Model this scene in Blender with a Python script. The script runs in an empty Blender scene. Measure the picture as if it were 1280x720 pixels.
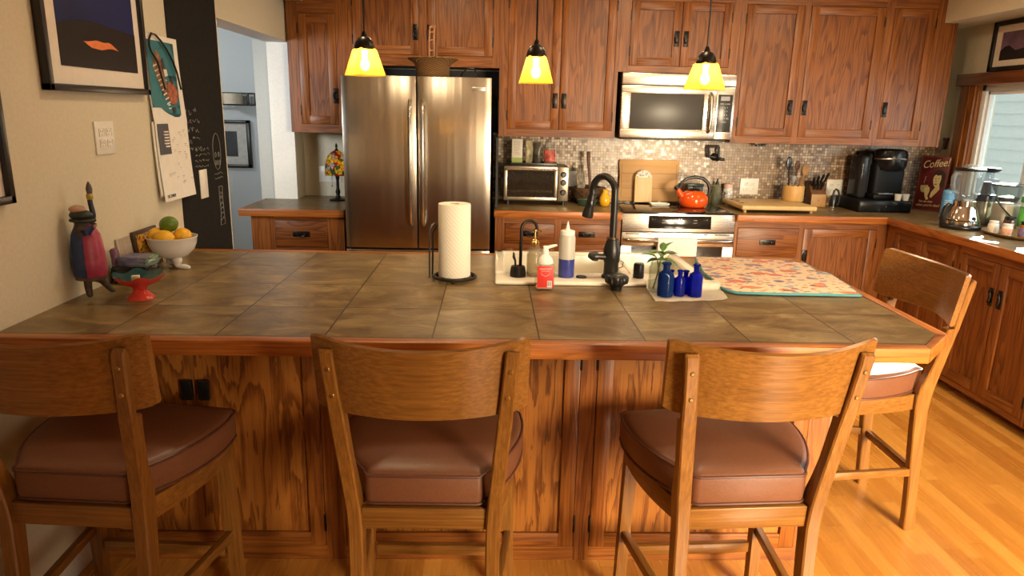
import bpy, bmesh, math, random
from mathutils import Vector, Matrix
random.seed(7)
PI = math.pi
SC = bpy.context.scene
COL = SC.collection

# ------------------------------------------------------------------ camera
F_PX, PITCH, ROLL, YAW, CAM_Z = 876.82, math.radians(14.046), math.radians(1.2634), math.radians(1.7572), 1.5466
fwd = Vector((math.sin(YAW)*math.cos(PITCH), math.cos(YAW)*math.cos(PITCH), -math.sin(PITCH)))
rgt = Vector((math.cos(YAW), -math.sin(YAW), 0)); upv = rgt.cross(fwd)
cr = rgt*math.cos(ROLL) + upv*math.sin(ROLL); cu = -rgt*math.sin(ROLL) + upv*math.cos(ROLL)
cam_d = bpy.data.cameras.new('camera'); cam = bpy.data.objects.new('camera', cam_d); COL.objects.link(cam)
cam_d.sensor_width = 36; cam_d.lens = F_PX/1280*36; cam_d.clip_start = .02
M = Matrix((cr, cu, -fwd)).transposed().to_4x4(); M.translation = Vector((0, 0, CAM_Z)); cam.matrix_world = M
SC.camera = cam
# ------------------------------------------------------------------ view, sky, lights
SC.view_settings.view_transform = 'Standard'; SC.view_settings.look = 'None'; SC.view_settings.gamma = 1
SC.view_settings.use_curve_mapping = False
SC.view_settings.exposure = 0.0
wd = bpy.data.worlds.new('sky'); SC.world = wd; wd.use_nodes = True
bg = wd.node_tree.nodes['Background']; bg.inputs[0].default_value = (.88, .94, 1.0, 1); bg.inputs[1].default_value = 1.1
def lamp(name, kind, loc, energy, color, size=None, size_y=None, to=None, spread=None):
    d = bpy.data.lights.new(name, kind); d.energy = energy; d.color = color
    if kind == 'AREA':
        d.shape = 'RECTANGLE' if size_y else 'DISK'; d.size = size
        if size_y: d.size_y = size_y
        if spread: d.spread = spread
    elif kind in ('POINT', 'SPOT') and size: d.shadow_soft_size = size
    o = bpy.data.objects.new(name, d); COL.objects.link(o); o.location = loc
    if to is not None:
        o.rotation_euler = (Vector(to)-Vector(loc)).to_track_quat('-Z', 'Y').to_euler()
    return o
sun = lamp('sun', 'SUN', (6, 8, 4), 26, (1, .90, .74)); sun.data.angle = math.radians(.6)
sd = Vector((.6405, .7685, .325)); sun.rotation_euler = (-sd).to_track_quat('-Z', 'Y').to_euler()
# daylight through the window over the right-hand worktop, the tall window behind the camera and the hall
lamp('window_daylight', 'AREA', (3.62, 3.35, 1.45), 30, (.93, .97, 1), 1.5, .8, to=(2, 3.4, 1.0))
lamp('patio_daylight', 'AREA', (2.45, -1.30, 1.35), 98, (1, .80, .53), 1.4, 1.4, to=(1.60, 2.0, .25), spread=math.radians(66))
lamp('hall_daylight', 'AREA', (-2.65, 2.72, 1.75), 9, (.93, .98, 1), .7, .5, to=(-1.35, 5.2, 1.55), spread=math.radians(70))
lamp('hall_wall_fill', 'AREA', (-3.3, 5.0, 2.35), 7, (.94, .98, 1), .4, .4, to=(-2.1, 6.2, 1.85), spread=math.radians(100))  # added fill light, brightens the upper hall wall; no fixture there
# recessed ceiling lamps along the kitchen run; those above the island are added fill
for i, (x, y, e) in enumerate(((-.3, 4.15, 9), (.95, 4.2, 9), (2.15, 4.1, 9), (1.9, 2.2, 5), (-.55, 2.7, 7), (.65, 2.55, 9))):
    lamp('recessed_and_fill_lamp', 'AREA', (x, y, 2.42), e, (1, .76, .47), .16, to=(x, y, 0))

# ------------------------------------------------------------------ materials
MATS = {}
def nt(name):
    m = bpy.data.materials.new(name); m.use_nodes = True
    n = m.node_tree.nodes; l = m.node_tree.links
    return m, n, l, n['Principled BSDF']
def pr(b, col=None, rough=None, metal=None, spec=None, **k):
    if col is not None: b.inputs['Base Color'].default_value = (*col, 1)
    if rough is not None: b.inputs['Roughness'].default_value = rough
    if metal is not None: b.inputs['Metallic'].default_value = metal
    if spec is not None: b.inputs['Specular IOR Level'].default_value = spec
    for a, v in k.items(): b.inputs[a.replace('_', ' ')].default_value = v
def plain(name, col, rough=.5, metal=0, spec=.5, var=.06, bump=0, scale=30, **k):
    """a coloured surface with a little unevenness in colour and gloss"""
    if name in MATS: return MATS[name]
    m, n, l, b = nt(name); pr(b, col, rough, metal, spec, **k)
    tc = n.new('ShaderNodeTexCoord'); no = n.new('ShaderNodeTexNoise'); no.inputs['Scale'].default_value = scale; no.inputs['Detail'].default_value = 3
    l.new(tc.outputs['Object'], no.inputs['Vector'])
    if var:
        cr_ = n.new('ShaderNodeValToRGB'); e = cr_.color_ramp.elements
        e[0].color = (*[max(0, c*(1-var*2)) for c in col], 1); e[1].color = (*[min(1, c*(1+var*2)) for c in col], 1)
        e[0].position = .25; e[1].position = .75
        l.new(no.outputs['Fac'], cr_.inputs['Fac']); l.new(cr_.outputs['Color'], b.inputs['Base Color'])
    if bump:
        bp_ = n.new('ShaderNodeBump'); bp_.inputs['Strength'].default_value = bump; bp_.inputs['Distance'].default_value = .004
        l.new(no.outputs['Fac'], bp_.inputs['Height']); l.new(bp_.outputs['Normal'], b.inputs['Normal'])
    MATS[name] = m; return m
def math_(n, l, op, a, b_=None, c=None):
    x = n.new('ShaderNodeMath'); x.operation = op
    for i, v in enumerate((a, b_, c)):
        if v is None: continue
        if isinstance(v, (int, float)): x.inputs[i].default_value = v
        else: l.new(v, x.inputs[i])
    return x.outputs[0]
def ramp(n, l, fac, stops, interp='LINEAR'):
    r = n.new('ShaderNodeValToRGB'); r.color_ramp.interpolation = interp
    e = r.color_ramp.elements
    while len(e) < len(stops): e.new(.5)
    for q, (p, c) in zip(e, stops): q.position = p; q.color = (*c, 1)
    l.new(fac, r.inputs['Fac']); return r.outputs['Color']
def mix(n, l, fac, a, b_, mode='MIX'):
    x = n.new('ShaderNodeMix'); x.data_type = 'RGBA'; x.blend_type = mode
    for i, v in ((0, fac), (6, a), (7, b_)):
        if isinstance(v, (int, float)): x.inputs[i].default_value = v
        elif isinstance(v, tuple): x.inputs[i].default_value = (*v, 1)
        else: l.new(v, x.inputs[i])
    return x.outputs[2]
def wood(name, axis, dark, mid, light, cross=7., along=.55, rings=9., rough=.33, pores=.55, contrast=1., coat=.15, seedshift=1., spec_=.35, detail=2.5):
    """wood with cathedral figure running along the given axis"""
    if name in MATS: return MATS[name]
    m, n, l, b = nt(name); pr(b, mid, rough, 0, spec_, Coat_Weight=coat, Coat_Roughness=.25)
    tc = n.new('ShaderNodeTexCoord'); oi = n.new('ShaderNodeObjectInfo')
    add = n.new('ShaderNodeVectorMath'); add.operation = 'MULTIPLY_ADD'
    cmb = n.new('ShaderNodeCombineXYZ')
    for i in range(3): l.new(math_(n, l, 'MULTIPLY', oi.outputs['Random'], 7.3*(i+1)*seedshift), cmb.inputs[i])
    l.new(tc.outputs['Object'], add.inputs[0]); add.inputs[1].default_value = (1, 1, 1); l.new(cmb.outputs[0], add.inputs[2])
    sc = [cross]*3; sc['XYZ'.index(axis)] = along*cross*.14
    mp = n.new('ShaderNodeMapping'); mp.inputs['Scale'].default_value = sc; l.new(add.outputs[0], mp.inputs['Vector'])
    no = n.new('ShaderNodeTexNoise'); no.inputs['Scale'].default_value = 1; no.inputs['Detail'].default_value = detail; no.inputs['Roughness'].default_value = .5; no.inputs['Distortion'].default_value = .35
    l.new(mp.outputs[0], no.inputs['Vector'])
    fr = math_(n, l, 'FRACT', math_(n, l, 'MULTIPLY', no.outputs['Fac'], rings))
    tri = math_(n, l, 'MULTIPLY', math_(n, l, 'POWER', fr, 2.2), math_(n, l, 'SUBTRACT', 1, math_(n, l, 'POWER', fr, 14)))
    sc2 = [165.]*3; sc2['XYZ'.index(axis)] = 4.
    mp2 = n.new('ShaderNodeMapping'); mp2.inputs['Scale'].default_value = sc2; l.new(add.outputs[0], mp2.inputs['Vector'])
    no2 = n.new('ShaderNodeTexNoise'); no2.inputs['Scale'].default_value = 1; no2.inputs['Detail'].default_value = 5; no2.inputs['Roughness'].default_value = .65; l.new(mp2.outputs[0], no2.inputs['Vector'])
    f = math_(n, l, 'ADD', math_(n, l, 'MULTIPLY', tri, .62*contrast), math_(n, l, 'MULTIPLY', no2.outputs['Fac'], pores))
    f = math_(n, l, 'ADD', f, .5-.31*contrast-.5*pores)
    c = ramp(n, l, f, ((.22, light), (.5, mid), (.86, dark)))
    no3 = n.new('ShaderNodeTexNoise'); no3.inputs['Scale'].default_value = 2.2; l.new(add.outputs[0], no3.inputs['Vector'])
    hv = n.new('ShaderNodeHueSaturation'); l.new(c, hv.inputs['Color'])
    l.new(math_(n, l, 'ADD', math_(n, l, 'MULTIPLY', no3.outputs['Fac'], .4), math_(n, l, 'MULTIPLY_ADD', oi.outputs['Random'], .16, .72)), hv.inputs['Value'])
    l.new(hv.outputs['Color'], b.inputs['Base Color'])
    bp_ = n.new('ShaderNodeBump'); bp_.inputs['Strength'].default_value = .12; bp_.inputs['Distance'].default_value = .002
    l.new(f, bp_.inputs['Height']); bp_.invert = True; l.new(bp_.outputs['Normal'], b.inputs['Normal'])
    MATS[name] = m; return m
OD, OM, OL = (.042, .0105, .0020), (.172, .049, .0072), (.275, .092, .0145)
def oak(axis): return wood('oak_'+axis, axis, OD, OM, OL, cross=9, rings=10, contrast=.60, pores=1.3, coat=.04, rough=.42)
def oakedge(axis): return wood('oak_edge_'+axis, axis, (.085, .020, .0035), (.30, .088, .013), (.42, .145, .025), cross=9, rings=9, contrast=.6, pores=1.1, coat=.1, rough=.4)
def oakpanel(axis='Z'): return wood('oak_panel_'+axis, axis, (.036, .0090, .0019), (.142, .0395, .0062), (.235, .077, .0125), cross=8, along=.8, rings=13, contrast=.75, pores=1.25, coat=.04, rough=.42)
def ply(axis='Z'): return wood('oak_plywood_'+axis, axis, (.036, .010, .0024), (.205, .064, .0095), (.37, .138, .024), cross=9, along=1.2, rings=8, contrast=.95, pores=1.1, detail=5, coat=.04, rough=.42)
def stoolwood(axis='Z'): return wood('stool_wood_'+axis, axis, (.080, .027, .005), (.205, .084, .016), (.31, .138, .030), cross=14, rings=3, contrast=.16, pores=1.0, rough=.3, coat=.3)
def bamboo(name='pale_wood', axis='X', c=(.62, .40, .16)): return wood(name, axis, tuple(v*.6 for v in c), c, tuple(min(1, v*1.15) for v in c), cross=12, rings=4, contrast=.4, pores=.4, rough=.45, coat=0)
BLACK = lambda: plain('black_metal', (.012, .011, .010), .38, .3, .5, .02)
BRONZE = lambda: plain('dark_bronze', (.020, .015, .012), .34, .7, .5, .05)
PLASTIC_B = lambda: plain('black_plastic', (.010, .010, .011), .3, 0, .5, .02)
WHITE = lambda: plain('white_plastic', (.80, .78, .72), .35, 0, .5, .02)
CHROME = lambda: plain('chrome', (.75, .74, .72), .1, 1, .5, .02)
BRASS = lambda: plain('brass', (.62, .42, .16), .25, 1, .5, .04)
def wallpaint(name, col):
    if name in MATS: return MATS[name]
    return plain(name, col, .7, 0, .25, .025, .12, 90)
def steel(name='brushed_steel', col=(.56, .50, .42), rough=.25, axis='Z', wav=.25):
    if name in MATS: return MATS[name]
    m, n, l, b = nt(name); pr(b, col, rough, 1)
    tc = n.new('ShaderNodeTexCoord')
    s = [260.]*3; s['XYZ'.index(axis)] = 4
    mp = n.new('ShaderNodeMapping'); mp.inputs['Scale'].default_value = s; l.new(tc.outputs['Object'], mp.inputs['Vector'])
    no = n.new('ShaderNodeTexNoise'); no.inputs['Scale'].default_value = 1; no.inputs['Detail'].default_value = 2; l.new(mp.outputs[0], no.inputs['Vector'])
    s2 = [7.]*3; s2['XYZ'.index(axis)] = .45
    mp2 = n.new('ShaderNodeMapping'); mp2.inputs['Scale'].default_value = s2; l.new(tc.outputs['Object'], mp2.inputs['Vector'])
    no2 = n.new('ShaderNodeTexNoise'); no2.inputs['Scale'].default_value = 1; no2.inputs['Detail'].default_value = 1.5; l.new(mp2.outputs[0], no2.inputs['Vector'])
    l.new(math_(n, l, 'MULTIPLY_ADD', no.outputs['Fac'], .06, rough-.03), b.inputs['Roughness'])
    b1 = n.new('ShaderNodeBump'); b1.inputs['Strength'].default_value = wav; b1.inputs['Distance'].default_value = .03; l.new(no2.outputs['Fac'], b1.inputs['Height'])
    b2 = n.new('ShaderNodeBump'); b2.inputs['Strength'].default_value = .008; b2.inputs['Distance'].default_value = .002; l.new(no.outputs['Fac'], b2.inputs['Height']); l.new(b1.outputs['Normal'], b2.inputs['Normal'])
    l.new(b2.outputs['Normal'], b.inputs['Normal'])
    MATS[name] = m; return m
def glass(name, col=(1, 1, 1), rough=.02, ior=1.45, thin=False, opac=.12):
    """clear or tinted glass: mostly see-through with a glossy skin"""
    if name in MATS: return MATS[name]
    m, n, l, b = nt(name)
    if not thin:
        pr(b, col, rough, 0, .5, Transmission_Weight=1, IOR=ior)
    else:
        out = n['Material Output']; tr = n.new('ShaderNodeBsdfTransparent'); tr.inputs[0].default_value = (*col, 1)
        pr(b, tuple(v*.4 for v in col), rough, 0, .6); ms = n.new('ShaderNodeMixShader'); fr = n.new('ShaderNodeLayerWeight'); fr.inputs[0].default_value = .5
        l.new(math_(n, l, 'MULTIPLY_ADD', math_(n, l, 'POWER', fr.outputs['Facing'], 4.0), .75, opac+.03), ms.inputs[0]); l.new(tr.outputs[0], ms.inputs[1]); l.new(b.outputs[0], ms.inputs[2]); l.new(ms.outputs[0], out.inputs[0])
    MATS[name] = m; return m
def glow(name, col, strength):
    if name in MATS: return MATS[name]
    m, n, l, b = nt(name); pr(b, (0, 0, 0), .5); b.inputs['Emission Color'].default_value = (*col, 1); b.inputs['Emission Strength'].default_value = strength
    MATS[name] = m; return m
def amber():
    if 'amber_glass' in MATS: return MATS['amber_glass']
    m, n, l, b = nt('amber_glass'); out = n['Material Output']
    pr(b, (.85, .46, .03), .25, 0, .5)
    tl = n.new('ShaderNodeBsdfTranslucent'); tl.inputs[0].default_value = (1, .55, .09, 1)
    tr = n.new('ShaderNodeBsdfTransparent'); tr.inputs[0].default_value = (1, .62, .10, 1)
    m1 = n.new('ShaderNodeMixShader'); m1.inputs[0].default_value = .40; l.new(tl.outputs[0], m1.inputs[1]); l.new(tr.outputs[0], m1.inputs[2])
    m2 = n.new('ShaderNodeMixShader'); m2.inputs[0].default_value = .22; l.new(m1.outputs[0], m2.inputs[1]); l.new(b.outputs[0], m2.inputs[2]); l.new(m2.outputs[0], out.inputs[0])
    MATS['amber_glass'] = m; return m
def tiles():
    """large stone-look worktop tile with thin dark joints (grid counted from the island's front edge)"""
    if 'worktop_tile' in MATS: return MATS['worktop_tile']
    m, n, l, b = nt('worktop_tile'); pr(b, (.2, .14, .08), .36, 0, .32)
    ge = n.new('ShaderNodeNewGeometry'); sp = n.new('ShaderNodeSeparateXYZ'); l.new(ge.outputs['Position'], sp.inputs[0])
    T = .308; js = []; ids = []
    for o_, x0 in ((0, -1.091), (1, 1.923)):
        q = math_(n, l, 'DIVIDE', math_(n, l, 'SUBTRACT', sp.outputs[o_], x0-20*T), T)
        ids.append(math_(n, l, 'FLOOR', q)); fr = math_(n, l, 'FRACT', q)
        e = math_(n, l, 'MINIMUM', fr, math_(n, l, 'SUBTRACT', 1, fr)); js.append(e)
    edge = math_(n, l, 'MINIMUM', js[0], js[1]); jt = math_(n, l, 'LESS_THAN', edge, .0075)
    cm = n.new('ShaderNodeCombineXYZ'); l.new(ids[0], cm.inputs[0]); l.new(ids[1], cm.inputs[1])
    wn = n.new('ShaderNodeTexWhiteNoise'); wn.noise_dimensions = '3D'; l.new(cm.outputs[0], wn.inputs['Vector'])
    off = n.new('ShaderNodeVectorMath'); off.operation = 'MULTIPLY_ADD'; l.new(wn.outputs['Color'], off.inputs[0]); off.inputs[1].default_value = (9, 9, 9); l.new(ge.outputs['Position'], off.inputs[2])
    mp = n.new('ShaderNodeMapping'); mp.inputs['Scale'].default_value = (6, 10, 3); l.new(off.outputs[0], mp.inputs['Vector'])
    no = n.new('ShaderNodeTexNoise'); no.inputs['Scale'].default_value = 1; no.inputs['Detail'].default_value = 8; no.inputs['Roughness'].default_value = .70; no.inputs['Distortion'].default_value = .8; l.new(mp.outputs[0], no.inputs['Vector'])
    c = ramp(n, l, no.outputs['Fac'], ((.33, (.090, .052, .019)), (.45, (.165, .105, .040)), (.56, (.250, .172, .072)), (.68, (.37, .275, .125))))
    c = mix(n, l, math_(n, l, 'MULTIPLY', wn.outputs['Value'], .25), c, (.115, .082, .044))
    c = mix(n, l, jt, c, (.040, .022, .011))
    l.new(c, b.inputs['Base Color'])
    l.new(math_(n, l, 'MULTIPLY_ADD', no.outputs['Fac'], .22, .24), b.inputs['Roughness'])
    bp_ = n.new('ShaderNodeBump'); bp_.inputs['Strength'].default_value = .25; bp_.inputs['Distance'].default_value = .003
    l.new(math_(n, l, 'SUBTRACT', math_(n, l, 'MULTIPLY', no.outputs['Fac'], .6), jt), bp_.inputs['Height']); l.new(bp_.outputs['Normal'], b.inputs['Normal'])
    MATS['worktop_tile'] = m; return m
def mosaic():
    if 'mosaic' in MATS: return MATS['mosaic']
    m, n, l, b = nt('mosaic'); pr(b, (.3, .2, .1), .2, 0, .6)
    ge = n.new('ShaderNodeNewGeometry'); sp = n.new('ShaderNodeSeparateXYZ'); l.new(ge.outputs['Position'], sp.inputs[0])
    js = []; ids = []
    u = math_(n, l, 'ADD', sp.outputs[0], sp.outputs[1])
    for o_ in (u, sp.outputs[2]):
        q = math_(n, l, 'DIVIDE', math_(n, l, 'ADD', o_, 20), .0205)
        ids.append(math_(n, l, 'FLOOR', q)); fr = math_(n, l, 'FRACT', q)
        js.append(math_(n, l, 'MINIMUM', fr, math_(n, l, 'SUBTRACT', 1, fr)))
    jt = math_(n, l, 'LESS_THAN', math_(n, l, 'MINIMUM', *js), .075)
    cm = n.new('ShaderNodeCombineXYZ'); l.new(ids[0], cm.inputs[0]); l.new(ids[1], cm.inputs[1])
    wn = n.new('ShaderNodeTexWhiteNoise'); wn.noise_dimensions = '3D'; l.new(cm.outputs[0], wn.inputs['Vector'])
    c = ramp(n, l, wn.outputs['Value'], ((0, (.17, .095, .048)), (.4, (.26, .16, .085)), (.75, (.36, .24, .138)), (1, (.58, .44, .28))))
    c = mix(n, l, jt, c, (.060, .036, .020)); l.new(c, b.inputs['Base Color'])
    l.new(math_(n, l, 'MULTIPLY_ADD', wn.outputs['Value'], .2, .22), b.inputs['Roughness'])
    nm = n.new('ShaderNodeVectorMath'); nm.operation = 'MULTIPLY_ADD'; l.new(wn.outputs['Color'], nm.inputs[0]); nm.inputs[1].default_value = (.07, .07, .07); nm.inputs[2].default_value = (-.035, -.035, -.035)
    ad = n.new('ShaderNodeVectorMath'); ad.operation = 'ADD'; l.new(nm.outputs[0], ad.inputs[0]); l.new(ge.outputs['Normal'], ad.inputs[1])
    nn = n.new('ShaderNodeVectorMath'); nn.operation = 'NORMALIZE'; l.new(ad.outputs[0], nn.inputs[0]); l.new(nn.outputs[0], b.inputs['Normal'])
    MATS['mosaic'] = m; return m
def floorwood():
    m, n, l, b = nt('strip_floor'); pr(b, (.5, .24, .06), .22, 0, .5, Coat_Weight=.35, Coat_Roughness=.16)
    ge = n.new('ShaderNodeNewGeometry'); sp = n.new('ShaderNodeSeparateXYZ'); l.new(ge.outputs['Position'], sp.inputs[0])
    q = math_(n, l, 'DIVIDE', math_(n, l, 'ADD', sp.outputs[0], 20), .062); row = math_(n, l, 'FLOOR', q); fx = math_(n, l, 'FRACT', q)
    w1 = n.new('ShaderNodeTexWhiteNoise'); w1.noise_dimensions = '1D'; l.new(row, w1.inputs['W'])
    q2 = math_(n, l, 'ADD', math_(n, l, 'DIVIDE', math_(n, l, 'ADD', sp.outputs[1], 20), .72), math_(n, l, 'MULTIPLY', w1.outputs['Value'], 5)); pl = math_(n, l, 'FLOOR', q2); fy = math_(n, l, 'FRACT', q2)
    cm = n.new('ShaderNodeCombineXYZ'); l.new(row, cm.inputs[0]); l.new(pl, cm.inputs[1])
    wn = n.new('ShaderNodeTexWhiteNoise'); wn.noise_dimensions = '3D'; l.new(cm.outputs[0], wn.inputs['Vector'])
    off = n.new('ShaderNodeVectorMath'); off.operation = 'MULTIPLY_ADD'; l.new(wn.outputs['Color'], off.inputs[0]); off.inputs[1].default_value = (9, 9, 9); l.new(ge.outputs['Position'], off.inputs[2])
    mp = n.new('ShaderNodeMapping'); mp.inputs['Scale'].default_value = (45, 3, 1); l.new(off.outputs[0], mp.inputs['Vector'])
    no = n.new('ShaderNodeTexNoise'); no.inputs['Scale'].default_value = 1; no.inputs['Detail'].default_value = 4; no.inputs['Distortion'].default_value = .5; l.new(mp.outputs[0], no.inputs['Vector'])
    f = math_(n, l, 'ADD', math_(n, l, 'MULTIPLY', wn.outputs['Value'], .55), math_(n, l, 'MULTIPLY', no.outputs['Fac'], .45))
    c = ramp(n, l, f, ((.15, (.42, .165, .026)), (.5, (.58, .255, .045)), (.85, (.68, .335, .070))))
    j = math_(n, l, 'MAXIMUM', math_(n, l, 'LESS_THAN', fx, .018), math_(n, l, 'LESS_THAN', fy, .0025))
    c = mix(n, l, math_(n, l, 'MULTIPLY', j, .6), c, (.16, .06, .012)); l.new(c, b.inputs['Base Color'])
    l.new(math_(n, l, 'MULTIPLY_ADD', no.outputs['Fac'], .14, .20), b.inputs['Roughness'])
    bp_ = n.new('ShaderNodeBump'); bp_.inputs['Strength'].default_value = .08; bp_.inputs['Distance'].default_value = .002; l.new(math_(n, l, 'SUBTRACT', no.outputs['Fac'], j), bp_.inputs['Height']); l.new(bp_.outputs['Normal'], b.inputs['Normal'])
    return m

# ------------------------------------------------------------------ mesh builder
class MB:
    def __init__(s): s.bm = bmesh.new(); s.mi = 0
    def _tag(s, faces):
        for f in faces: f.material_index = s.mi
    def _merge(s, b2):
        me = bpy.data.meshes.new('t'); b2.to_mesh(me); b2.free()
        n0 = len(s.bm.faces); s.bm.from_mesh(me); bpy.data.meshes.remove(me)
        s.bm.faces.ensure_lookup_table(); s._tag(s.bm.faces[n0:])
    def box(s, x0, x1, y0, y1, z0, z1, bev=0, seg=2, rot=None, piv=None):
        b2 = bmesh.new(); bmesh.ops.create_cube(b2, size=1)
        for v in b2.verts: v.co = Vector(((x0+x1)/2+v.co.x*(x1-x0), (y0+y1)/2+v.co.y*(y1-y0), (z0+z1)/2+v.co.z*(z1-z0)))
        if bev: bmesh.ops.bevel(b2, geom=b2.edges[:], offset=bev, segments=seg, affect='EDGES', profile=.5)
        if rot is not None:
            p = Vector(piv if piv else ((x0+x1)/2, (y0+y1)/2, (z0+z1)/2))
            bmesh.ops.rotate(b2, cent=p, matrix=rot, verts=b2.verts[:])
        s._merge(b2); return s
    def prism(s, poly, axis, a, b, bev=0, seg=2):
        """extrude a 2D outline along an axis; outline axes are the other two in order (X:yz, Y:xz, Z:xy)"""
        b2 = bmesh.new()
        def P(p, t): return {'X': (t, p[0], p[1]), 'Y': (p[0], t, p[1]), 'Z': (p[0], p[1], t)}[axis]
        v0 = [b2.verts.new(P(p, a)) for p in poly]; v1 = [b2.verts.new(P(p, b)) for p in poly]
        b2.faces.new(v0); b2.faces.new(v1[::-1]); n = len(poly)
        for i in range(n): b2.faces.new((v0[i], v1[i], v1[(i+1) % n], v0[(i+1) % n]))
        bmesh.ops.recalc_face_normals(b2, faces=b2.faces[:])
        if bev: bmesh.ops.bevel(b2, geom=b2.edges[:], offset=bev, segments=seg, affect='EDGES', profile=.5)
        s._merge(b2); return s
    def lathe(s, prof, c=(0, 0, 0), n=24, axis='Z', wob=None, cap=True):
        b2 = bmesh.new(); rings = []
        for k, (r, z) in enumerate(prof):
            ring = []
            for i in range(n):
                a = 2*PI*i/n; rr = r*(wob(a, k) if wob else 1)
                x, y = rr*math.cos(a), rr*math.sin(a)
                p = {'Z': (x, y, z), 'X': (z, x, y), 'Y': (x, z, y)}[axis]
                ring.append(b2.verts.new((p[0]+c[0], p[1]+c[1], p[2]+c[2])))
            rings.append(ring)
        for A, B in zip(rings, rings[1:]):
            for i in range(n): b2.faces.new((A[i], A[(i+1) % n], B[(i+1) % n], B[i]))
        if cap:
            for R_ in (rings[0], rings[-1]):
                try: b2.faces.new(R_)
                except ValueError: pass
        bmesh.ops.remove_doubles(b2, verts=b2.verts[:], dist=1e-6)
        bmesh.ops.recalc_face_normals(b2, faces=b2.faces[:])
        s._merge(b2); return s
    def tube(s, pts, r, n=10, closed=False, flat=None):
        """swept round (or flattened) bar through points; r is a number or one per point"""
        P = [Vector(p) for p in pts]; b2 = bmesh.new(); rings = []; N = len(P); prev = None
        for i, p in enumerate(P):
            a = P[(i-1) % N] if (closed or i > 0) else p; b = P[(i+1) % N] if (closed or i < N-1) else p
            t = (b-a).normalized()
            if prev is None:
                prev = Vector((0, 0, 1)) if abs(t.z) < .9 else Vector((1, 0, 0))
            u = (prev - t*prev.dot(t)).normalized(); v = t.cross(u); prev = u
            rr = r[i] if isinstance(r, (list, tuple)) else r
            fl = flat if flat else 1
            rings.append([b2.verts.new(p + u*math.cos(2*PI*k/n)*rr + v*math.sin(2*PI*k/n)*rr*fl) for k in range(n)])
        m = N if closed else N-1
        for i in range(m):
            A, B = rings[i], rings[(i+1) % N]
            for k in range(n): b2.faces.new((A[k], A[(k+1) % n], B[(k+1) % n], B[k]))
        if not closed: b2.faces.new(rings[0]); b2.faces.new(rings[-1][::-1])
        bmesh.ops.recalc_face_normals(b2, faces=b2.faces[:])
        s._merge(b2); return s
    def loft(s, rings, cap=True, closed=True):
        """skin a list of equal-length point rings"""
        b2 = bmesh.new(); R_ = [[b2.verts.new(p) for p in r] for r in rings]; n = len(rings[0])
        for A, B in zip(R_, R_[1:]):
            for i in range(n if closed else n-1): b2.faces.new((A[i], A[(i+1) % n], B[(i+1) % n], B[i]))
        if cap: b2.faces.new(R_[0]); b2.faces.new(R_[-1][::-1])
        bmesh.ops.recalc_face_normals(b2, faces=b2.faces[:])
        s._merge(b2); return s
    def ball(s, c, r, sx=1, sy=1, sz=1, u=20, v=12, lump=0):
        b2 = bmesh.new(); bmesh.ops.create_uvsphere(b2, u_segments=u, v_segments=v, radius=1)
        for q in b2.verts:
            k = 1+lump*math.sin(q.co.x*7+c[0]*50)*math.sin(q.co.y*6+1)*math.sin(q.co.z*5+2)
            q.co = Vector((c[0]+q.co.x*r*sx*k, c[1]+q.co.y*r*sy*k, c[2]+q.co.z*r*sz*k))
        s._merge(b2); return s
    def xf(s, mat): bmesh.ops.transform(s.bm, matrix=mat, verts=s.bm.verts[:]); return s
    def build(s, name, mat, parent=None, ang=38, local=False):
        if parent is not None and not local:
            r_ = parent
            while r_.parent: r_ = r_.parent
            bmesh.ops.translate(s.bm, vec=-Vector(r_.location), verts=s.bm.verts[:])
        me = bpy.data.meshes.new(name); s.bm.to_mesh(me); s.bm.free()
        for m in (mat if isinstance(mat, (list, tuple)) else [mat]): me.materials.append(m)
        me.shade_smooth(); me.set_sharp_from_angle(angle=math.radians(ang))
        o = bpy.data.objects.new(name, me); COL.objects.link(o)
        if parent is not None: o.parent = parent
        return o
def box(*a, **k): return MB().box(*a, **k)
def tag(o, label, cat, group=None):
    o['label'] = label; o['category'] = cat
    if group: o['group'] = group
    return o
def thing(name, label, cat, loc, group=None):
    o = bpy.data.objects.new(name, None); COL.objects.link(o); o.location = loc; o.empty_display_size = .05
    return tag(o, label, cat, group)
def struct(name, mb, mat, parent=None):
    o = mb.build(name, mat, parent); 
    if parent is None: o['kind'] = 'structure'
    return o
def copy_tree(src, loc, rz=None, label=None, scale=None):
    def cp(o, par):
        c = o.copy(); COL.objects.link(c); c.parent = par
        for ch in [x for x in bpy.data.objects if x.parent == o and x is not c]: cp(ch, c)
        return c
    r_ = cp(src, None); r_.location = loc
    if rz is not None: r_.rotation_euler = (0, 0, rz)
    if scale: r_.scale = scale
    if label: r_['label'] = label
    return r_
def text(name, body, size, mat, parent, matrix, extrude=.0006, shear=0, align='CENTER', sx=1):
    """lettering as a mesh: matrix places the text's own xy plane in the world"""
    c = bpy.data.curves.new(name, 'FONT'); c.body = body; c.size = size; c.extrude = extrude; c.shear = shear; c.align_x = align; c.align_y = 'CENTER'
    o = bpy.data.objects.new('t', c); COL.objects.link(o)
    me = bpy.data.meshes.new_from_object(o.evaluated_get(bpy.context.evaluated_depsgraph_get())); bpy.data.objects.remove(o)
    bm = bmesh.new(); bm.from_mesh(me); bpy.data.meshes.remove(me)
    for v in bm.verts: v.co.x *= sx
    mb = MB(); mb.bm.free(); mb.bm = bm; mb.xf(matrix)
    return mb.build(name, mat, parent)
def M4(x, y, z, o):
    m = Matrix((Vector(x), Vector(y), Vector(z))).transposed().to_4x4(); m.translation = Vector(o); return m
def FY(o): return M4((1, 0, 0), (0, 0, 1), (0, -1, 0), o)         # upright, facing the camera (-Y)
def FXL(o): return M4((0, 1, 0), (0, 0, 1), (1, 0, 0), o)         # on the left wall, facing +X
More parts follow.
